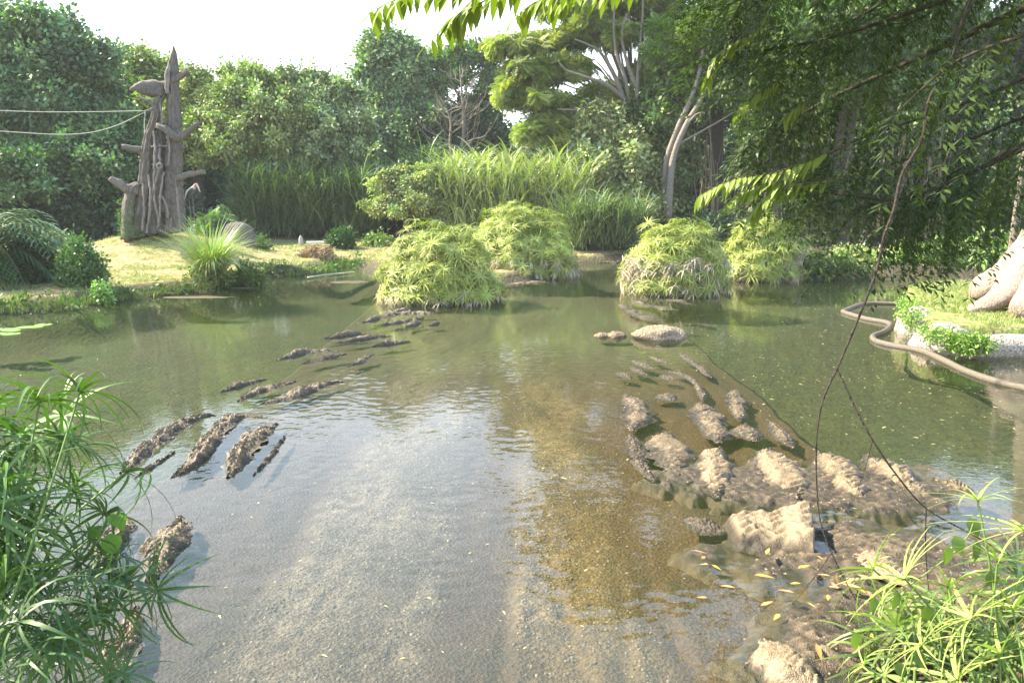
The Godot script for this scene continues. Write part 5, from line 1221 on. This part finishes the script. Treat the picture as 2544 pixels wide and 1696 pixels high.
func build_canopy():
	rng.seed = 91
	var o := thing("overhanging_tree", "dark leafy tree on the near bank whose branches hang across the upper right", "tree", Vector3(6.2, 0.4, -2.0))
	var b := MB.new()
	b.tube(curve([Vector3(0, -0.6, 0), Vector3(0.05, 1.2, -0.1), Vector3(-0.1, 3.0, -0.3), Vector3(-0.3, 5.2, -0.6), Vector3(-0.5, 8.0, -1.0)], 0.4), taper(22, 0.32, 0.12), 14, Color(0.12, 0.095, 0.07), 0.25, 0, lump)
	part("trunk", b.commit(), M.bark, o)
	var xs := []; var cs := []
	var leafy := Color(0.05, 0.082, 0.02)
	# branches seen in the frame
	for l in [
		[[Vector3(4.5, 4.18, -6), Vector3(3.82, 3.81, -6.5), Vector3(3.1, 3.44, -7), Vector3(2.69, 3.23, -7.3), Vector3(2.25, 2.95, -7.5), Vector3(1.92, 2.76, -7.4)], 0.04, 85],
		[[Vector3(4.6, 3.48, -6), Vector3(3.87, 2.82, -6.4), Vector3(3.17, 2.43, -6.6), Vector3(2.77, 2.43, -6.8), Vector3(2.41, 2.5, -7)], 0.03, 80],
		[[Vector3(4.07, 4.42, -5.5), Vector3(3.35, 3.93, -6), Vector3(2.69, 3.69, -6.5), Vector3(2.2, 3.61, -7), Vector3(1.77, 3.64, -7.4)], 0.035, 80],
		[[Vector3(3.77, 4.66, -5.5), Vector3(3.01, 4.27, -6), Vector3(2.17, 4.05, -6.5), Vector3(1.76, 4.01, -7), Vector3(1.45, 4.02, -7.2)], 0.035, 70],
		[[Vector3(5.17, 3.4, -6.5), Vector3(4.44, 2.95, -6.8), Vector3(3.89, 2.64, -7), Vector3(3.54, 2.39, -7.2), Vector3(3.27, 2.2, -7.4)], 0.02, 60],
		[[Vector3(5.7, 4.08, -7.5), Vector3(4.77, 3.5, -8), Vector3(4.13, 3.21, -8.3), Vector3(3.38, 2.93, -8.5), Vector3(2.78, 2.54, -8.6)], 0.03, 80],
		[[Vector3(6.17, 3.61, -8), Vector3(5.19, 3.25, -8.3), Vector3(4.53, 2.93, -8.6), Vector3(3.75, 2.68, -8.8), Vector3(3.29, 2.5, -9)], 0.03, 75],
		[[Vector3(3.62, 3.74, -4.8), Vector3(3.07, 3.41, -5), Vector3(2.69, 3.25, -5.2), Vector3(2.39, 2.95, -5.3)], 0.02, 10],
		[[Vector3(5.21, 4.94, -7.5), Vector3(4.06, 4.49, -8), Vector3(3.09, 3.97, -8.5), Vector3(2.61, 3.6, -8.8), Vector3(2.38, 3.35, -8.9)], 0.03, 75],
		[[Vector3(5.28, 3.03, -7), Vector3(4.55, 2.72, -7.2), Vector3(4.14, 2.39, -7.4), Vector3(3.83, 2.15, -7.5)], 0.015, 50],
		[[Vector3(5.11, 5.4, -7), Vector3(4.2, 5, -8), Vector3(3.43, 4.94, -9), Vector3(2.23, 4.77, -9.5)], 0.035, 70],
	]:
		spray_line(o, l[0], l[1], l[2], 0.16, xs, cs, leafy)
	# higher branches above the frame that shade the lower ones
	many("foliage", S.twig0, M.leaf_thin, xs, cs, o)
	xs = []; cs = []
	for k in 26:
		var y := rr(5.4, 8.2)
		var e := Vector3(rr(-0.4, 5.4), y + rr(-0.6, 0.6), -rr(4.0, 12.0))
		spray_line(o, [Vector3(5.8, y - 0.4, -2.5), Vector3(5.2, y, -3.2).lerp(e, 0.4) + gauss3() * 0.3, e], 0.05, 70, 0.45, xs, cs, leafy)
	for k in xs.size(): xs[k].basis = xs[k].basis.scaled_local(Vector3.ONE * 1.7)
	many("upper_foliage", S.twig1, M.leaf_thin, xs, cs, o)
	# the nearest leafy twigs, leaf by leaf
	var lm := []
	for k in 4:
		b = MB.new()
		b.leaf(Transform3D(), 1.0, 0.3, rr(0.3, 0.7), 5, Color(0.16, 0.21, 0.035) * rr(0.8, 1.2), 0.18)
		lm.append(b.commit())
	for tw in [
		[Vector3(0.28, 3.77, -4.6), Vector3(-0.13, 3.58, -4.7), Vector3(-0.47, 3.56, -4.8), Vector3(-0.67, 3.53, -4.9), Vector3(-0.83, 3.48, -5)],
		[Vector3(0.39, 3.73, -4.6), Vector3(0.01, 3.58, -4.8), Vector3(-0.24, 3.49, -4.9), Vector3(-0.39, 3.41, -5), Vector3(-0.49, 3.33, -5.1)],
		[Vector3(0.58, 3.78, -4.8), Vector3(0.31, 3.62, -5), Vector3(0.13, 3.54, -5), Vector3(0.01, 3.48, -5.1)],
		[Vector3(-0.06, 3.65, -4.8), Vector3(-0.19, 3.56, -4.9), Vector3(-0.28, 3.48, -4.9), Vector3(-0.34, 3.44, -5)],
		[Vector3(0.95, 3.79, -5), Vector3(0.58, 3.65, -5.2), Vector3(0.32, 3.6, -5.2), Vector3(0.2, 3.57, -5.3)],
		[Vector3(2.71, 2.84, -6.8), Vector3(2.23, 2.64, -6.9), Vector3(1.86, 2.57, -7), Vector3(1.56, 2.43, -7)],
		[Vector3(2.55, 2.53, -6.8), Vector3(2.16, 2.54, -6.9), Vector3(1.91, 2.46, -7), Vector3(1.8, 2.36, -7)],
		[Vector3(2.73, 2.6, -6.8), Vector3(2.31, 2.5, -6.9), Vector3(2.1, 2.43, -6.9), Vector3(1.99, 2.23, -7)],
		[Vector3(2.35, 3.46, -6.9), Vector3(2.15, 3.34, -7), Vector3(1.94, 3.2, -7), Vector3(1.84, 3.1, -7)],
		[Vector3(2.19, 3.78, -7), Vector3(1.84, 3.68, -7), Vector3(1.66, 3.52, -7.1), Vector3(1.62, 3.35, -7.1)],
		[Vector3(2.58, 3.3, -7), Vector3(2.37, 3.17, -7), Vector3(2.27, 3.07, -7.1)],
	]:
		var q := []
		for p in tw: q.append(p - o.position)
		var cq := curve(q, 0.055)
		b = MB.new()
		b.tube(cq, taper(cq.size(), 0.008, 0.002), 5, Color(0.14, 0.12, 0.05))
		part("twig", b.commit(), M.bark, o)
		for i in range(4, cq.size() - 1):
			if i % 2 == 0 and cq.size() > 30: continue
			var along: Vector3 = (cq[i + 1] - cq[i - 1]).normalized()
			for sd in [-1.0, 1.0]:
				var side: Vector3 = along.cross(Vector3.UP).normalized() * sd
				var dir := along * rr(0.4, 0.9) + side * rr(0.5, 1.0) + Vector3(0, -rr(0.25, 1.0), 0)
				var s := rr(0.12, 0.2)
				part("leaf", lm[rng.randi() % 4], M.leaf_thin, o, Transform3D(facing(dir).scaled_local(Vector3.ONE * s), cq[i]))
	# bare hanging twigs
	for l in [
		[[Vector3(2.2, 2.22, -4.9), Vector3(2.15, 2.02, -4.85), Vector3(2.07, 1.82, -4.8), Vector3(1.98, 1.62, -4.75), Vector3(1.9, 1.46, -4.7)], 0.016, 0.011],
		[[Vector3(1.9, 1.46, -4.7), Vector3(1.81, 1.28, -4.65), Vector3(1.77, 1.08, -4.6), Vector3(1.77, 0.81, -4.55), Vector3(1.79, 0.59, -4.5), Vector3(1.85, 0.4, -4.4), Vector3(1.96, 0.18, -4.3)], 0.011, 0.005],
		[[Vector3(1.9, 1.46, -4.7), Vector3(1.97, 1.27, -4.6), Vector3(2.05, 1.09, -4.5), Vector3(2.18, 0.9, -4.45), Vector3(2.34, 0.72, -4.4), Vector3(2.55, 0.61, -4.3), Vector3(2.79, 0.49, -4.2)], 0.011, 0.006],
		[[Vector3(2.34, 0.72, -4.4), Vector3(2.35, 0.48, -4.38), Vector3(2.38, 0.21, -4.35)], 0.007, 0.004],
		[[Vector3(2.05, 1.08, -4.5), Vector3(2.02, 0.91, -4.5), Vector3(1.97, 0.72, -4.5)], 0.004, 0.002],
		[[Vector3(1.84, 0.45, -4.42), Vector3(1.73, 0.29, -4.4), Vector3(1.62, 0.13, -4.4)], 0.005, 0.002],
		[[Vector3(2.2, 2.22, -4.9), Vector3(2.29, 2.37, -5), Vector3(2.37, 2.58, -5.1), Vector3(2.52, 2.79, -5.2), Vector3(2.59, 3.03, -5.3), Vector3(2.76, 3.3, -5.4), Vector3(2.86, 3.56, -5.5), Vector3(3.21, 4.13, -5.8)], 0.015, 0.018],
		[[Vector3(2.2, 2.22, -4.9), Vector3(2.43, 2.21, -4.95), Vector3(2.64, 2.11, -5), Vector3(2.79, 1.95, -5.05)], 0.006, 0.002],
		[[Vector3(2.15, 2.02, -4.85), Vector3(2, 1.95, -4.8), Vector3(1.85, 1.89, -4.8)], 0.005, 0.002],
	]:
		var q := []
		for p in l[0]: q.append(p - o.position)
		var cq := curve(q, 0.06)
		b = MB.new()
		b.tube(cq, taper(cq.size(), l[1] * 0.6, l[2] * 0.6), 7, Color(0.06, 0.045, 0.035), 0.25, 0, lump)
		part("bare_twig", b.commit(), M.bark, o)

# ---------------------------------------------------------------- foreground plants
func sedge(o: Node3D, base: Vector3, tip: Vector3, lm: Array, m: Material, n: int, size: float, bend: Vector3) -> void:
	var b := MB.new()
	var q := [base - o.position, base.lerp(tip, 0.5) + bend - o.position, tip - o.position]
	var cq := curve(q, 0.1)
	b.tube(cq, taper(cq.size(), 0.008, 0.0045), 7, Color(0.13, 0.2, 0.05))
	var st := part("stem", b.commit(), m, o)
	var axis: Vector3 = (cq[cq.size() - 1] - cq[cq.size() - 3]).normalized()
	for k in n:
		var a := TAU * k / n + rr(-0.2, 0.2)
		var e := facing(axis.cross(Vector3.RIGHT).normalized(), axis)
		var dir: Vector3 = e * Vector3(cos(a), rr(0.05, 0.75), sin(a))
		part("leaf", lm[rng.randi() % lm.size()], m, st, Transform3D(facing(dir, axis).scaled_local(Vector3.ONE * size * rr(0.7, 1.2)), cq[cq.size() - 1]))

func build_foreground():
	rng.seed = 95
	var lm := []; var dm := []; var ym := []
	for k in 5:
		var b := MB.new()
		b.leaf(Transform3D(), 0.42, rr(0.017, 0.025), rr(1.2, 2.6), 9, Color(0.085, 0.145, 0.038) * rr(0.75, 1.3), 0.2, true)
		lm.append(b.commit())
		b = MB.new()
		b.leaf(Transform3D(), 0.34, rr(0.012, 0.018), rr(0.4, 1.2), 8, Color(0.26, 0.32, 0.085) * rr(0.8, 1.3), 0.2, true)
		ym.append(b.commit())
	var o := thing("near_sedge", "tall dark green umbrella sedge close up at the bottom left", "sedge", Vector3(-2.2, 0.1, -2.6))
	for tip in [Vector3(-1.89, 1.62, -3.5), Vector3(-1.7, 1.27, -3.45), Vector3(-2.13, 1.55, -3.6), Vector3(-2.14, 1.26, -3.3), Vector3(-2.11, 1.34, -3.7), Vector3(-2.35, 1.31, -3.8), Vector3(-1.81, 1.02, -3.3), Vector3(-1.74, 0.79, -3.4), Vector3(-1.94, 0.89, -3.2), Vector3(-2.05, 1, -3.1), Vector3(-2.19, 0.99, -3.5), Vector3(-1.79, 0.66, -3.3), Vector3(-1.89, 0.65, -3.1), Vector3(-2.02, 1.12, -3.6), Vector3(-2.33, 1.5, -3.5), Vector3(-2.22, 1.14, -3.2), Vector3(-2, 0.75, -3), Vector3(-1.94, 0.97, -3.7)]:
		sedge(o, Vector3(-2.3 + rr(-0.5, 0.5), 0.15, -2.5 + rr(-0.3, 0.3)), tip, lm, M.blade, 16, rr(0.72, 0.98), Vector3(rr(-0.1, 0.15), rr(0.05, 0.2), 0))
	var xs := []; var cs := []
	for k in 90:
		xs.append(Transform3D(facing(unit(), Vector3.UP + gauss3() * 0.4).scaled_local(Vector3.ONE * rr(0.5, 0.85)), Vector3(rr(-3.0, -1.6), rr(0.15, 1.05), -rr(2.7, 3.6)) - o.position))
		cs.append(Color(0.08, 0.14, 0.04) * rr(0.7, 1.3))
	for k in 85:
		xs.append(Transform3D(facing(unit(), Vector3.UP + gauss3() * 0.5).scaled_local(Vector3.ONE * rr(0.6, 1.0)), Vector3(rr(-3.1, -1.95), rr(0.9, 1.5), -rr(2.9, 3.9)) - o.position))
		cs.append(Color(0.1, 0.17, 0.045) * rr(0.7, 1.4))
	many("inner_leaves", S.droop0, M.blade, xs, cs, o)
	# broad leaf in it
	var bl := thing("broad_leaf_plant", "single lobed light green leaf among the sedge at left", "plant", Vector3(-1.9, 0.3, -3.5))
	for t in [[Vector3(-1.85, 1.02, -3.6), Vector3(0.5, -0.3, 0.4)], [Vector3(-1.91, 0.95, -3.62), Vector3(-0.4, -0.4, 0.5)], [Vector3(-1.86, 0.93, -3.58), Vector3(0.2, -0.8, 0.3)]]:
		var b := MB.new()
		b.leaf(Transform3D(facing(t[1]), t[0] - bl.position), 0.11, 0.1, 0.5, 5, Color(0.14, 0.26, 0.03), 0.15)
		part("leaf", b.commit(), M.leaf_thin, bl)
	# right
	o = thing("near_sedge", "bright yellow green umbrella sedge close up at the bottom right", "sedge", Vector3(2.6, 0.15, -3.2))
	for tip in [Vector3(2.15, 1.08, -3.6), Vector3(1.84, 0.59, -3.9), Vector3(1.9, 0.64, -3.7), Vector3(1.85, 0.47, -3.4), Vector3(1.6, 0.37, -3.4), Vector3(2.21, 0.83, -3.5), Vector3(2.06, 0.6, -3.4), Vector3(2.11, 0.75, -3.2), Vector3(1.83, 0.45, -3.6), Vector3(2.08, 0.55, -3.2), Vector3(2.11, 0.6, -3.7), Vector3(2.25, 1.02, -3.4), Vector3(1.91, 0.43, -3.2), Vector3(2.29, 0.84, -3.3)]:
		sedge(o, Vector3(tip.x * 0.8 + 0.45 + rr(-0.2, 0.2), 0.1, tip.z + 0.2 + rr(-0.1, 0.2)), tip, ym, M.blade, 14, rr(0.8, 1.15), Vector3(rr(-0.05, 0.1), rr(0.0, 0.1), 0))
	xs = []; cs = []
	for k in 130:
		var x := rr(1.9, 3.6)
		xs.append(Transform3D(facing(unit(), Vector3.UP + gauss3() * 0.5).scaled_local(Vector3.ONE * rr(0.7, 1.1)), Vector3(x, rr(0.1, 0.55) * clampf(x - 1.6, 0.3, 1.0), -rr(2.9, 4.3)) - o.position))
		cs.append(Color(0.17, 0.23, 0.065) * rr(0.6, 1.3))
	many("inner_leaves", S.droop1, M.blade, xs, cs, o)
	var vine := thing("heart_leaf_vine", "vine with pointed heart shaped leaves among the bright sedge at bottom right", "vine", Vector3(2.2, 0.2, -3.8))
	var vp := []
	for p in curve([Vector3(2.14, 0.37, -3.3), Vector3(1.91, 0.37, -3.5), Vector3(1.75, 0.44, -3.7), Vector3(1.87, 0.47, -3.8), Vector3(2.08, 0.84, -3.6), Vector3(2.14, 0.97, -3.6)], 0.08): vp.append(p - vine.position)
	var b := MB.new()
	b.tube(vp, taper(vp.size(), 0.005, 0.003), 5, Color(0.15, 0.2, 0.06))
	part("stem", b.commit(), M.plain, vine)
	for tip in [Vector3(1.76, 0.49, -3.7), Vector3(1.87, 0.52, -3.7), Vector3(2.06, 0.85, -3.6), Vector3(2.16, 0.83, -3.6), Vector3(2, 0.82, -3.55), Vector3(1.82, 0.39, -3.4), Vector3(1.91, 0.55, -3.5), Vector3(1.75, 0.33, -3.4), Vector3(2.13, 0.93, -3.62), Vector3(1.63, 0.36, -3.6), Vector3(2.18, 0.72, -3.5)]:
		b = MB.new()
		b.leaf(Transform3D(facing(Vector3(rr(-0.5, 0.5), -1.0, rr(-0.2, 0.6)), Vector3(rr(-0.4, 0.4), 0.4, 1)), tip + Vector3(0, 0.06, 0) - vine.position), rr(0.08, 0.11), rr(0.05, 0.07), 0.5, 6, Color(0.14, 0.2, 0.05) * rr(0.8, 1.2), 0.2)
		part("leaf", b.commit(), M.leaf_thin, vine)

# ---------------------------------------------------------------- floating and fallen bits
func build_litter():
	rng.seed = 99
	var b := MB.new()
	b.leaf(Transform3D(), 1.0, 0.3, 0.25, 3, Color.WHITE, 0.15)
	var dry := b.commit()
	var xs := []; var cs := []
	for k in 2600:
		var p := Vector2(rr(2.8, 10.5), -rr(6.5, 21.0)) if k < 1900 else Vector2(rr(-9.0, 9.0), -rr(4.0, 20.0))
		if from_shore(p, pond) > -0.2 or from_shore(p, isle) < 0.1: continue
		xs.append(Transform3D(Basis(Vector3.UP, rr(0, TAU)).scaled_local(Vector3.ONE * rr(0.018, 0.03 + 0.05 * rng.randf() * rng.randf())), Vector3(p.x, 0.004, p.y)))
		cs.append(Color(0.5, 0.44, 0.25).lerp(Color(0.3, 0.33, 0.12), rng.randf()) * rr(0.7, 1.4))
	tag(many("floating_litter", dry, M.leaf_dry, xs, cs, self), "scattered small dead leaves floating on the pond", "leaf litter")
	# grit on the mud
	xs = []; cs = []
	for p in grit_at:
		var sz := rr(0.003, 0.009) * (1.0 if rng.randf() < 0.9 else 1.7)
		xs.append(Transform3D(facing(unit(), Vector3.UP + gauss3() * 0.5).scaled_local(Vector3(1, rr(0.6, 1.2), 1) * sz), p - Vector3(0, 0.002, 0)))
		cs.append(Color(0.05, 0.04, 0.027).lerp(Color(0.36, 0.29, 0.19), pow(rng.randf(), 1.6)) * rr(0.8, 1.2))
	tag(many("mud_grit", S.pebble, M.plain, xs, cs, self), "grit and small crumbs lying on the exposed mud ridges", "grit")
	# larger fallen leaves, one by one
	for k in 38:
		var p := Vector3(1.94, 0, -4.69)
		p += Vector3(gauss() * 0.8, 0.0, gauss() * 0.6)
		var o := part("fallen_leaf", dry, null, self)
		var m := leaf_mat(Color(0.4, 0.3, 0.15), 0.7)
		m.albedo_color = lin(rr(0.35, 0.55), rr(0.17, 0.32), rr(0.05, 0.14))
		o.material_override = m
		o.transform = Transform3D(facing(unit() * Vector3(1, 0.25, 1), Vector3.UP + gauss3() * 0.3).scaled_local(Vector3.ONE * rr(0.06, 0.14)), p + Vector3(0, 0.09, 0))
		tag(o, "dry curled leaf lying on the wet mud at the lower right", "leaf", "fallen leaves on the mud")
	# lily pads
	for k in 12:
		b = MB.new()
		var c := b.vert(Vector3.ZERO, Color(0.16, 0.23, 0.07))
		var f: Array = []
		for i in 17: f.append(b.vert(Vector3(cos(0.2 + 5.9 * i / 16), 0.02, sin(0.2 + 5.9 * i / 16)) * 0.15, Color(0.17, 0.25, 0.07)))
		for i in 16: b.tri(c, f[i], f[i + 1])
		var o := part("lily_pad", b.commit(), M.leaf, self)
		o.position = Vector3(-8.99, 0, -14.51) + Vector3(rr(-0.5, 0.35), 0.012, rr(-0.5, 0.5))
		o.rotation.y = rr(0, TAU)
		tag(o, "green lily pad floating at the left edge of the pond", "lily pad", "lily pads at the left edge")
	# mats of floating weed
	for t in [[Vector3(-7.25, 0, -18.89), 0.75, 0.22, "brown mat of floating weed close to the left bank below the fountain grass"], [Vector3(-4.39, 0, -22), 0.5, 0.3, "brown mat of floating weed left of the big sedge clump"], [Vector3(-6.81, 0, -20.64), 0.4, 0.15, "small grey mat of floating weed off the left bank"]]:
		b = MB.new()
		var c := b.vert(Vector3.ZERO, Color(0.13, 0.1, 0.05))
		var f := []
		for i in 40:
			var a := TAU * i / 40
			var r := 1.0 + 0.5 * lump.get_noise_2d(cos(a) * 20.0, sin(a) * 20.0 + t[1] * 90.0)
			f.append(b.vert(Vector3(cos(a) * t[1] * r, -0.004, sin(a) * t[2] * r), Color(0.13, 0.1, 0.05)))
		for i in 40: b.tri(c, f[i], f[(i + 1) % 40])
		var o := part("weed_mat", b.commit(), M.mud, self)
		o.position = t[0] + Vector3(0, 0.012, 0)
		tag(o, t[3], "weed mat")
